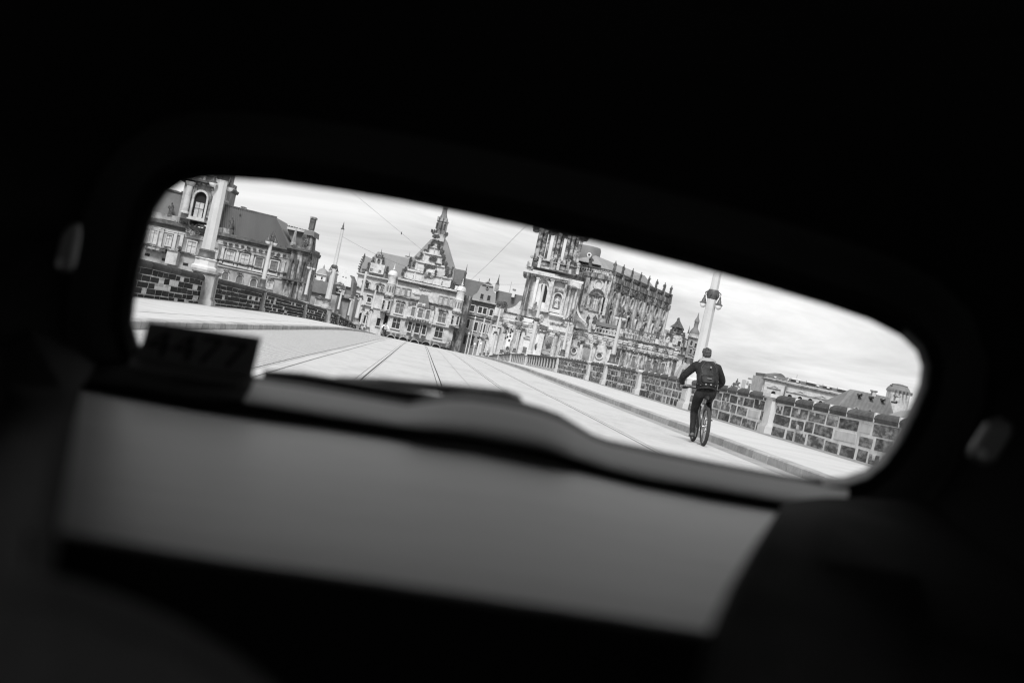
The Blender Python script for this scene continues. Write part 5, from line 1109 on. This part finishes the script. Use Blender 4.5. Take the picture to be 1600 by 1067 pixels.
def rider(label, x, y, rz, top, bag, lean=0.0):
    t = thing('person', label, 'person', (x, y, zr(y) + 0.004), rz); t.rotation_euler.y = lean; t.scale = (1.03, 1.03, 1.02)
    link('body', skin_mesh('body', J, E, MO, 'pelvis', [top, TROUS, SKIN, SHOE]), t)
    for s in (-1, 1):                                          # hands closed on the grips: palm, four fingers, thumb
        hx = -.325 if s < 0 else .305
        hm = MB(); hm.blob((hx, .425, 1.045), .042, .035, .03, .05, 8, 6)
        for f in range(4):
            fx = hx + (f - 1.5) * .021; l = (.9, 1.0, .95, .8)[f]
            hm.tube([(fx, .435, 1.062), (fx, .435 + .042 * l, 1.058), (fx, .435 + .052 * l, 1.03), (fx, .435 + .03 * l, 1.006), (fx, .43, 1.008)], [.011, .011, .010, .009, .008], 6)
        hm.tube([(hx - s * .035, .42, 1.045), (hx - s * .055, .45, 1.03), (hx - s * .05, .46, 1.005)], [.012, .011, .009], 6); hm.build('hand', SKIN, t, True)
    hr = MB(); random.seed(3)
    hr.blob((0, .12, 1.695), .086, .104, .072, .08, 14, 8); hr.blob((0, .085, 1.65), .083, .075, .08, .06, 12, 7)
    for k in range(44):
        a = random.uniform(0, 6.28); r = random.uniform(0, .07); hr.blob((r * math.cos(a), .115 + r * 1.1 * math.sin(a), 1.752 - r * .4), .022, .026, .034, .35, 6, 4)
    hr.build('hair', HAIR, t, True)
    hd = MB(); n = 14; rows = []
    for rr_, zz, yo in ((.13, 1.45, .01), (.155, 1.485, .0), (.145, 1.54, .02), (.115, 1.565, .05), (.09, 1.54, .06)): rows.append([(rr_ * 1.1 * math.cos(2 * math.pi * k / n), yo + rr_ * math.sin(2 * math.pi * k / n), zz - .03 * math.sin(2 * math.pi * k / n)) for k in range(n + 1)])
    hd.grid(rows, flip=True); hd.build('collar', HOOD, t, True)
    hm = MB(); rows = []
    for zz, a, b_ in ((.985, .178, .15), (1.03, .182, .152), (1.08, .178, .145)): rows.append([(a * math.cos(2 * math.pi * k / 18), -.215 + (zz - 1) * .4 + b_ * math.sin(2 * math.pi * k / 18), zz - .06 * math.sin(2 * math.pi * k / 18)) for k in range(19)])
    hm.grid(rows, flip=True); hm.build('jacket_hem', top, t, True)
    if not bag: return t
    st = MB()
    for k in range(4):
        a = rad(226 + k * 29); st.box(.181 * math.cos(a) - .016, .181 * math.cos(a) + .016, -.215 + .158 * math.sin(a) - .012, -.215 + .158 * math.sin(a) + .0, 1.045 - .06 * math.sin(a), 1.068 - .06 * math.sin(a))
    st.build('reflective_dashes', REFL, t)
    bp_ = MB(); rows = []; n = 16                                   # rucksack leaning on the back
    def sec(z, w_, d_, yc): return [(w_ * (abs(math.cos(a)) ** .55) * (1 if math.cos(a) > 0 else -1), yc + d_ * (abs(math.sin(a)) ** .6) * (1 if math.sin(a) > 0 else -1), z) for a in [2 * math.pi * k / n for k in range(n + 1)]]
    for z, w_, d_ in ((1.075, .06, .04), (1.08, .14, .095), (1.12, .17, .12), (1.24, .175, .13), (1.36, .165, .12), (1.46, .14, .10), (1.52, .10, .07), (1.53, .03, .02)): rows.append(sec(z, w_, d_, -.245 + (z - 1.1) * .42))
    bp_.grid(rows, flip=True); bag_o = thing('rucksack', 'black rucksack with pale print worn on the cyclist\'s back', 'rucksack', (x, y, zr(y) + .004), rz); bag_o.rotation_euler.y = lean; bag_o.scale = (1.17, 1.06, 1.03); bp_.build('main_pocket', PACK, bag_o, True)
    pk = MB(); rows = []
    for z, w_, d_ in ((1.13, .05, .02), (1.14, .11, .045), (1.18, .125, .055), (1.25, .12, .05), (1.27, .08, .02)): rows.append(sec(z, w_, d_, -.355 + (z - 1.1) * .42))
    pk.grid(rows, flip=True); pk.build('front_pocket', PACK, bag_o, True)
    ln = MB(); ln.box(-.035, .035, -.392, -.378, 1.205, 1.218); ln.box(.01, .035, -.30, -.262, 1.40, 1.43); ln.build('print', REFL, bag_o)
    zp = MB(); zp.tube([(-.11, -.285, 1.30), (-.12, -.25, 1.40), (-.07, -.19, 1.485), (0, -.175, 1.50), (.07, -.19, 1.485), (.12, -.25, 1.40), (.11, -.285, 1.30)], .006, 5); zp.build('zip', BLACKP, bag_o, True)
    for s in (-1, 1):
        sp = MB(); sp.tube([(s * .09, -.12, 1.46), (s * .12, -.02, 1.515), (s * .135, .10, 1.46), (s * .15, .11, 1.36)], [.02, .024, .024, .02], 6); sp.build('shoulder_strap', PACK, bag_o, True)
        sp = MB(); sp.tube([(s * .15, -.22, 1.17), (s * .172, -.24, 1.1), (s * .165, -.22, 1.02)], .008, 5); sp.build('strap_end', REFL if s > 0 else PACK, bag_o)
    return t
cy_u, cy_v = uv(1099, 696)
cyd = EYE * FPX / -cy_v
cp = CAM + cyd * (FW + RT * (cy_u / FPX)); CX, CY = cp.x, cp.y + .47
bicycle('dark bicycle ridden away along the right kerb, seen from behind', CX, CY, rad(-1)).rotation_euler.y = rad(-5)
rider('person in black jacket with rucksack cycling away along the right kerb', CX, CY, rad(-1), JACKET, True, rad(-6))
bicycle('tiny distant bicycle coming up the road by the left lamp row', -4.1, 168, rad(178))
rider('tiny distant person in white top cycling towards the bridge crest', -4.1, 168, rad(178), WHITEC, False)

# ------------------------------------------------------------------ small things beyond the right parapet
ps = at(1060, 596, 78.0)
t = thing('folded_parasol', 'pale folded parasol with dark creases standing behind the right parapet, beside the cyclist', 'parasol', (ps.x, ps.y, zr(ps.y) - .5), -YAW)
b = MB(); n = 14; rows = []
for z, r in ((1.2, .42), (1.5, .46), (1.9, .40), (2.3, .30), (2.6, .20), (2.74, .10), (2.78, .02)): rows.append([(r * (1 + .28 * (k % 2)) * math.cos(2 * math.pi * k / n) * .8 + (z - 1.2) * .1, r * (1 + .28 * (k % 2)) * math.sin(2 * math.pi * k / n), z) for k in range(n + 1)])
b.grid(rows, flip=True); b.build('canopy', GEOP, t); 
b = MB(); b.tube([(.02, -.44, 1.15), (.08, -.42, 1.8), (.13, -.28, 2.4)], [.16, .17, .08], 7); b.build('fold_shade', SOOT, t, True)  # dark inside of the folds, its shade put in as a black tube
b = MB(); b.lathe([(.03, -3.5), (.03, 2.85), (.05, 2.9), (.01, 3.0)], n=8); b.build('pole', SOOT, t)
sg = at(793, 560, 205)
t = thing('signal_cluster', 'thin pole with clustered dark signal heads in front of the church portal', 'signal', (sg.x, sg.y, zr(sg.y) - .3), -YAW)
b = MB(); b.tube([(0, 0, -1), (0, 0, 4.2)], .07, 6); b.build('pole', STAND, t)
for i, (px, py) in enumerate(((791.8, 514), (790.6, 518.5), (790, 523), (789.5, 528), (798.7, 515.6), (801, 517.5), (797.7, 520), (797.3, 525), (793, 526.5), (795.6, 532))):
    p = at(px, py, 205) - Vector((sg.x, sg.y, zr(sg.y) - .3)); q = MB(); q.box(-.13, .13, -.12, .12, -.17, .17); q.lathe([(.09, -.0), (.10, .0)], n=8); q.build('signal_head', BLACKP, t, False, (p.x * math.cos(YAW) - p.y * math.sin(YAW), 0.0, p.z))
kp = at(740, 552, 255)
t = thing('site_cabinet', 'white roadside cabinet at the bridge head below the palace wing', 'cabinet', (kp.x, kp.y, zr(kp.y)), -YAW)
b = MB(); b.box(-2.2, 2.6, 0, 1.2, -1.5, 1.0); b.build('body', PLAIN, t); b = MB(); b.box(-2.3, 2.7, -.1, 1.3, 1.0, 1.12); b.build('lid', STAND, t)
for xx in (-.9, .6, 1.7): q = MB(); q.box(xx - .03, xx + .03, -.02, .0, -1, .95); q.build('door_joint', BLACKP, t)
for i, (px, py, d, hh, lab) in enumerate(((731.5, 550, 255, 8.0, 'tall thin white pole at the bridge head, right of the gate palace'), (727, 549, 262, 5.2, 'slim white pole beside the taller one at the bridge head'), (739, 551, 245, 3.2, 'short white lamp post at the bridge head before dark palace windows'), (749, 549, 245, 3.5, 'short white lamp post nearest the white portal at the bridge head'))):
    p = at(px, py, d); t = thing('lamp_post', lab, 'lamp post', (p.x, p.y, zr(p.y) - .2), 0, 'poles at the bridge head')
    b = MB(); b.lathe([(.14, -1), (.13, .6), (.09, .7), (.07, hh)], n=8); b.build('shaft', MASTW, t, True)
    b = MB(); b.lathe([(.16, hh), (.2, hh + .15), (.12, hh + .3), (.02, hh + .45)], n=8); b.build('lantern', GLOBE if hh < 4 else MASTW, t, True)

# ------------------------------------------------------------------ the car we look out of
BOUNCEM = mat('bounce_lining', 0.62, 0.95)  # unseen cabin lining, made pale to bounce light onto the parcel shelf
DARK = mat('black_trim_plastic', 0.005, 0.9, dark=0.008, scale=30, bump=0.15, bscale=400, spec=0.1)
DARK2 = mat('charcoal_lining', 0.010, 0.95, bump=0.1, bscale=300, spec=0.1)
GREYT = mat('grey_ledge_plastic', 0.25, 0.55, bump=0.06, bscale=300)
PANELM = mat('light_shelf_vinyl', 0.52, 0.45, dark=0.42, scale=2.2, stretch=(0.5, 2, 2), bump=0.03, bscale=250, spec=0.65)
RUBBER = mat('window_rubber', 0.010, 0.6, spec=0.2)
GLOSSB = mat('gloss_black', 0.015, 0.2)
LIPM = mat('lip_highlight_grey', 0.30, 0.4)
BODYP = mat('car_body_paint', 0.12, 0.25)
def glass_material():
    m = bpy.data.materials.new('clear_car_glass'); m.use_nodes = True; t = m.node_tree; t.nodes.clear()
    o_ = t.nodes.new('ShaderNodeOutputMaterial'); mx_ = t.nodes.new('ShaderNodeMixShader'); tr = t.nodes.new('ShaderNodeBsdfTransparent'); gl = t.nodes.new('ShaderNodeBsdfGlossy'); fz = t.nodes.new('ShaderNodeFresnel')
    tr.inputs[0].default_value = (.95, .95, .95, 1); gl.inputs['Roughness'].default_value = .02; fz.inputs[0].default_value = 1.45
    t.links.new(fz.outputs[0], mx_.inputs[0]); t.links.new(tr.outputs[0], mx_.inputs[1]); t.links.new(gl.outputs[0], mx_.inputs[2]); t.links.new(mx_.outputs[0], o_.inputs[0]); return m
GLASS = glass_material()
car = thing('car', 'dark car interior framing the view with rear window and grey parcel shelf', 'car', (0, 0, 0.0), -YAW)
CI = Matrix.Rotation(YAW, 3, 'Z')
def cl(px, py, d):                                                # pixel + distance -> car-local point (x right, y rearwards, z up)
    u, v = uv(px, py); return Vector((d * u / FPX, d, EYE + d * v / FPX))
WO = [(207, 505), (210, 475), (221, 415), (234, 358), (246, 325), (262, 302), (285, 286), (315, 279.5), (350, 278.5), (430, 284), (530, 298), (630, 315), (730, 335), (850, 361), (960, 386), (1080, 416), (1200, 449), (1290, 476), (1360, 500), (1408, 525), (1432, 548), (1440, 572), (1436, 602), (1420, 640), (1396, 687), (1374, 716), (1350, 735), (1320, 745), (1285, 748), (1240, 746),
      (1150, 735), (1000, 708), (850, 680), (700, 652), (550, 622), (400, 592), (290, 570), (240, 556), (217, 538)]
def dW(px, py):
    return 2.02 - 0.00055 * (uv(px, py)[1] + 130)
NWO = len(WO); ctr = (830, 510)
def off(k):
    out = []
    for i in range(NWO):
        a, b_, c = WO[i - 1], WO[i], WO[(i + 1) % NWO]
        tx, ty = c[0] - a[0], c[1] - a[1]; L_ = math.hypot(tx, ty); nx_, ny_ = ty / L_, -tx / L_
        if (b_[0] - ctr[0]) * nx_ + (b_[1] - ctr[1]) * ny_ < 0: nx_, ny_ = -nx_, -ny_
        out.append((b_[0] + nx_ * k, b_[1] + ny_ * k))
    return out
def ringrows(specs):
    rows = []
    for k, dd in specs:
        q = off(k); rows.append([cl(p[0], p[1], dW(*b_) + dd) for p, b_ in zip(q, WO)])
        rows[-1].append(rows[-1][0])
    return rows
g = MB(); q = [cl(p[0], p[1], dW(*p) + .035) for p in off(8)]; g.add(q, [tuple(range(NWO))]); g.build('rear_window', GLASS, car)
b = MB(); b.grid(ringrows([(14, .045), (-1, .036), (-1, .026), (3, .012), (8, .008)])); b.build('window_seal', RUBBER, car, True)
wrap = lambda r: r[36:39] + r[0:30]                              # left foot, over the top, down the right side
b = MB(); b.grid([wrap(r) for r in ringrows([(7.9, .009), (14, -.012), (20, -.018)])]); b.build('window_lip', DARK, car, True)
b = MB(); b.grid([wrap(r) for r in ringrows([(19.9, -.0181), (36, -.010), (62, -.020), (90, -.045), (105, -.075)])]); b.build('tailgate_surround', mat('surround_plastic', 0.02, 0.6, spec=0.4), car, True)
# highlight along the window's right flank, put in as a pale grey strip
rowsl = ringrows([(1, .011), (6, -.004), (13, -.014)]); b = MB(); b.grid([r[19:29] for r in rowsl]); b.build('lip_highlight', LIPM, car, True)
# headliner, pillars: outer skins from the surround to the shell
wr2 = lambda r: r[38:39] + r[0:30]
rr0 = ringrows([(104, -.074), (150, -.16), (260, -.30), (420, -.5), (700, -.8)])
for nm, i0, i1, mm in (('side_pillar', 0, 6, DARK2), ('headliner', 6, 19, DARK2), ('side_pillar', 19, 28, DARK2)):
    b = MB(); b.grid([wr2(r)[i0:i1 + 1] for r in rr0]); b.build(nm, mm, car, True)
# ledge with the wiper-motor hump below the glass
LT = [(60, 555), (160, 560), (240, 560), (330, 576), (400, 590), (470, 600), (533, 611), (590, 621), (640, 629.5), (668, 624), (698, 618.5), (735, 618), (780, 624), (815, 631), (845, 639), (875, 650), (900, 665), (925, 680), (950, 689), (1020, 704), (1120, 724), (1217, 742), (1290, 753), (1330, 756)]
LB = [(60, 585), (125, 596), (210, 610), (300, 626), (380, 630), (450, 641), (510, 651), (570, 660), (620, 667), (660, 673), (700, 677), (740, 683), (790, 692), (825, 698), (855, 704), (880, 712), (905, 720), (930, 728), (955, 736), (1020, 751), (1110, 765), (1200, 781), (1270, 790), (1320, 790)]
rows = []
for f, dd in ((-.06, .06), (0, .035), (.14, .005), (.3, -.03), (.6, -.08), (.85, -.12), (.97, -.125), (1.02, -.03)):
    rows.append([cl(a[0] + (c[0] - a[0]) * f, a[1] + (c[1] - a[1]) * f, 2.0 + dd - (.03 if 640 < a[0] < 900 else 0)) for a, c in zip(LT, LB)])
b = MB(); b.grid([r[4:] for r in rows[2:]]); b.build('window_ledge', GREYT, car, True)
b = MB(); b.grid([r[4:] for r in rows[:3]]); b.build('ledge_seal', RUBBER, car, True)
b = MB(); b.grid([r[:5] for r in rows]); b.build('ledge_shade', DARK, car, True)  # shade on the ledge's left end, put in as black plastic
# the gap's shade, put in as a black strip, and the light panel under it
GB = [(p[0], p[1] + 22) for p in LB]
b = MB(); b.grid([[cl(p[0], p[1] - 8, 1.96) for p in LB], [cl(p[0], p[1] + 30, 1.96) for p in LB]]); b.build('panel_gap_shade', RUBBER, car)
PT = [(70, 600), (118, 608), (210, 625), (300, 641), (400, 655), (500, 668), (620, 686), (740, 702), (870, 728), (1000, 760), (1110, 781), (1225, 800)]
PB = [(40, 829), (86, 834), (170, 848), (260, 864), (360, 880), (480, 897), (600, 914), (720, 932), (840, 950), (960, 968), (1050, 983), (1120, 994)]
rows = []
for f, dd in ((-.01, 1.93), (.005, 1.87), (.04, 1.82), (.2, 1.70), (.45, 1.56), (.7, 1.44), (.93, 1.34), (.99, 1.32), (1.03, 1.34)): rows.append([cl(a[0] + (c[0] - a[0]) * f, a[1] + (c[1] - a[1]) * f, dd) for a, c in zip(PT, PB)])
b = MB(); b.grid(rows); b.build('parcel_shelf', PANELM, car, True)
# side trims left and right of the panel, each curving towards the viewer
rows = [[cl(*p) for p in r] for r in (
    [(1222, 786, 1.85), (1215, 800, 1.6), (1180, 850, 1.06), (1140, 915, .84), (1108, 985, .72), (1085, 1060, .69), (1068, 1200, .67)],
    [(1230, 782, 1.84), (1226, 800, 1.58), (1196, 850, 1.04), (1160, 920, .82), (1130, 995, .70), (1108, 1070, .67), (1092, 1210, .65)],
    [(1290, 776, 1.86), (1290, 800, 1.62), (1270, 870, 1.1), (1250, 940, .88), (1230, 1010, .76), (1215, 1090, .72), (1200, 1230, .7)],
    [(1450, 780, 1.9), (1450, 830, 1.76), (1440, 900, 1.5), (1430, 980, 1.3), (1430, 1060, 1.12), (1430, 1130, 1.06), (1430, 1280, 1.02)],
    [(1760, 860, 1.75), (1760, 900, 1.66), (1760, 980, 1.45), (1760, 1060, 1.3), (1760, 1130, 1.2), (1760, 1200, 1.15), (1760, 1350, 1.1)])]
b = MB(); b.grid(rows); b.build('side_trim', DARK, car, True)
rows = [[cl(*p) for p in r] for r in (
    [(150, 570, 1.93), (128, 606, 1.6), (118, 660, 1.06), (106, 740, .82), (92, 830, .70), (80, 930, .69), (70, 1100, .68)],
    [(110, 540, 1.94), (96, 606, 1.6), (86, 660, 1.05), (74, 740, .81), (62, 830, .69), (52, 930, .68), (44, 1100, .67)],
    [(20, 470, 1.93), (10, 600, 1.66), (2, 660, 1.32), (-4, 740, 1.06), (-10, 830, .95), (-14, 930, .92), (-20, 1100, .9)],
    [(-240, 380, 1.85), (-240, 590, 1.7), (-240, 660, 1.4), (-240, 740, 1.2), (-240, 830, 1.1), (-240, 930, 1.05), (-240, 1100, 1.0)])]
b = MB(); b.grid(rows, flip=True); b.build('side_trim', mat('grey_pillar_cloth', 0.035, 0.95, spec=0.1), car, True)
# load bay below the panel and the rear seat top in front of it
b = MB(); b.grid([[cl(p[0], p[1] + 6, 1.30) for p in PB], [cl(p[0], p[1] - 4, .76) for p in PB], [cl(p[0], p[1] + 2, .72) for p in PB], [cl(p[0], p[1] + 560, .70) for p in PB]]); b.build('seat_back', mat('seat_back_black', 0.003, 0.95, spec=0.02), car)
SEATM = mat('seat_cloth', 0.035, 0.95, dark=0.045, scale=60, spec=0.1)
SO = [(-200, 930), (-60, 905), (40, 900), (110, 912), (190, 940), (270, 975), (350, 1020), (420, 1075), (480, 1140), (520, 1220)]
rows = []
for dx, dy, d in ((14, -2, .66), (4, -6, .62), (-6, 10, .58), (-20, 50, .56), (-40, 140, .55), (-60, 420, .54)): rows.append([cl(p[0] + dx, p[1] + dy, d) for p in SO])
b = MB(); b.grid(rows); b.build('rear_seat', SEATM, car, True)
# small grey belt guides with a paler lower strip on both rear pillars
def guide(px, py, d, w_, h_, tilt, flipx):
    b = MB(); rows = []
    c = cl(px, py, d); e1 = (cl(px + 10 * math.cos(tilt), py + 10 * math.sin(tilt), d) - c).normalized(); e2 = (cl(px + 10 * math.sin(tilt), py - 10 * math.cos(tilt), d) - c).normalized(); e3 = Vector((0, -1, 0))
    k = d / FPX
    out = [(-.5, -.38), (-.38, -.5), (.30, -.5), (.48, -.36), (.5, .30), (.32, .5), (-.1, .46), (-.44, .22)]
    for sc_, dp in ((1.08, 0), (1.0, .012), (.8, .018)): rows.append([c + e1 * (p[0] * w_ * k * sc_) + e2 * (p[1] * h_ * k * sc_) + e3 * dp for p in out + out[:1]])
    b.grid(rows, flip=True); b.add(rows[-1][:-1], [tuple(range(len(out)))]); o_ = b.build('belt_guide', mat('belt_guide_plastic', 0.20, 0.5), car, False)
    s = MB(); c2 = c + e1 * (flipx * -.18 * w_ * k) + e2 * (-.38 * h_ * k) + e3 * .02; s.add([c2 + e1 * (sx * .17 * w_ * k) + e2 * (sy * .09 * h_ * k) for sx, sy in ((-1, -1), (1, -1), (1, 1), (-1, 1))], [(0, 1, 2, 3)]); s.build('pale_strip', mat('pale_strip_plastic', 0.6, 0.4), o_)
guide(110, 386, 1.80, 26, 72, rad(10), 1); guide(1546, 686, 1.72, 42, 74, rad(30), 1)
# number sign lying inside the lower left corner of the rear window
SGN = [(232, 502), (408, 527), (393, 590), (214, 560)]
sp_ = [cl(px, py, 1.985) for px, py in SGN]
sign = thing('number_sign', 'dark number sign propped in the lower left corner of the rear window', 'sign', (0, 0, 0), -YAW)
nrm = Vector((0, 1, 0)) * .006
b = MB(); b.add(sp_ + [p + nrm for p in sp_], [(3, 2, 1, 0), (4, 5, 6, 7), (0, 1, 5, 4), (1, 2, 6, 5), (2, 3, 7, 6), (3, 0, 4, 7)]); b.build('plate', mat('sign_dark_grey', 0.13, 0.7), sign)
fc = bpy.data.curves.new('digits', 'FONT'); fc.body = '4477'; fc.size = 1.0; fc.extrude = 0.0
fo = bpy.data.objects.new('digits_tmp', fc); COL.objects.link(fo)
dg = bpy.context.evaluated_depsgraph_get(); dg.update(); dm = bpy.data.meshes.new_from_object(fo.evaluated_get(dg)); bpy.data.objects.remove(fo)
xs = [v.co.x for v in dm.vertices]; ys_ = [v.co.y for v in dm.vertices]; mnx, mxx, mny, mxy = min(xs), max(xs), min(ys_), max(ys_)
for v in dm.vertices:
    a = .05 + .87 * (v.co.x - mnx) / (mxx - mnx); c = .14 + .68 * (v.co.y - mny) / (mxy - mny)
    p = (sp_[3] * (1 - a) + sp_[2] * a) * (1 - c) + (sp_[0] * (1 - a) + sp_[1] * a) * c; v.co = p - Vector((0, .003, 0))
dm.materials.clear(); dm.materials.append(mat('sign_black_digits', 0.006, 0.8)); link('digits', dm, sign)
b = MB(); b.grid([[cl(p[0], p[1], 1.972) for p in ((205, 556), (300, 574), (392, 588))], [cl(p[0], p[1], 1.955) for p in ((200, 572), (296, 592), (386, 606))]]); b.build('sign_foot', mat('sign_foot_plastic', 0.09, 0.7), sign)
# rear wiper outside the glass, and the brake-light hood on its ledge
b = MB(); b.tube([cl(412, 584, 2.09), cl(470, 592, 2.09), cl(560, 607, 2.09), cl(640, 619, 2.09), cl(700, 628, 2.09)], [.006, .010, .011, .010, .008], 8); b.build('wiper_blade', BLACKP, car, True)
b = MB()
rows = []
for py0, dd in ((0, 2.14), (-2, 2.12), (3, 2.10), (12, 2.095), (22, 2.10), (25, 2.14)):
    rows.append([cl(px, py + py0 * s, dd) for px, py, s in ((520, 590, .15), (530, 588.5, .36), (600, 591, .5), (680, 598.5, .62), (740, 604.5, .95), (790, 610, 1.05), (812, 618, .9), (819, 632, .4))])
b.grid(rows, flip=True); b.build('wiper_arm_hood', BLACKP, car, True)
# shell of the car around the camera: floor, roof, sides with window openings, windscreen frame; unseen linings made pale for bounce light
def slabbox(name, x0, x1, y0, y1, z0, z1, m): MB().box(x0, x1, y0, y1, z0, z1).build(name, m, car)
slabbox('roof', -.739, .759, -1.0, .8, EYE + .36, EYE + .40, BOUNCEM); slabbox('roof', -.739, .759, .801, 2.09, EYE + .36, EYE + .40, DARK2); slabbox('roof_skin', -.78, .80, -1.02, 2.0, EYE + .402, EYE + .42, BODYP)
slabbox('floor', -.74, .76, -1.9, 2.05, .24, .30, mat('cabin_carpet', 0.3, 0.95))
for x0, x1 in ((-.78, -.74), (.76, .80)):
    slabbox('door', x0, x1, -1.2, 1.15, .30, EYE - .18, BOUNCEM); slabbox('quarter_panel', x0, x1, 1.151, 2.06, .30, EYE + .40, DARK2); slabbox('roof_rail', x0, x1, -1.0, 1.149, EYE + .31, EYE + .40, BOUNCEM); slabbox('door_pillar', x0, x1, .05, .15, EYE - .179, EYE + .309, DARK2)
    xm = (x0 + x1) / 2
    for y0, y1 in ((-.95, .05), (.15, 1.15)): slabbox('side_window', xm - .003, xm + .003, y0, y1, EYE - .178, EYE + .308, GLASS)
slabbox('dashboard', -.73, .75, -1.9, -1.2, .30, EYE - .22, mat('dashboard_grey', 0.35, 0.9)); slabbox('windscreen_header', -.73, .75, -1.02, -.95, EYE + .30, EYE + .359, DARK2)
b = MB(); b.add([(-.72, -1.75, EYE - .21), (.74, -1.75, EYE - .21), (.72, -1.0, EYE + .31), (-.70, -1.0, EYE + .31)], [(0, 1, 2, 3)]); b.build('windscreen', GLASS, car)
slabbox('tailgate', -.74, .76, 2.10, 2.16, .30, EYE - .16, BODYP); slabbox('load_floor', -.73, .75, 1.25, 2.09, .301, .42, DARK2)
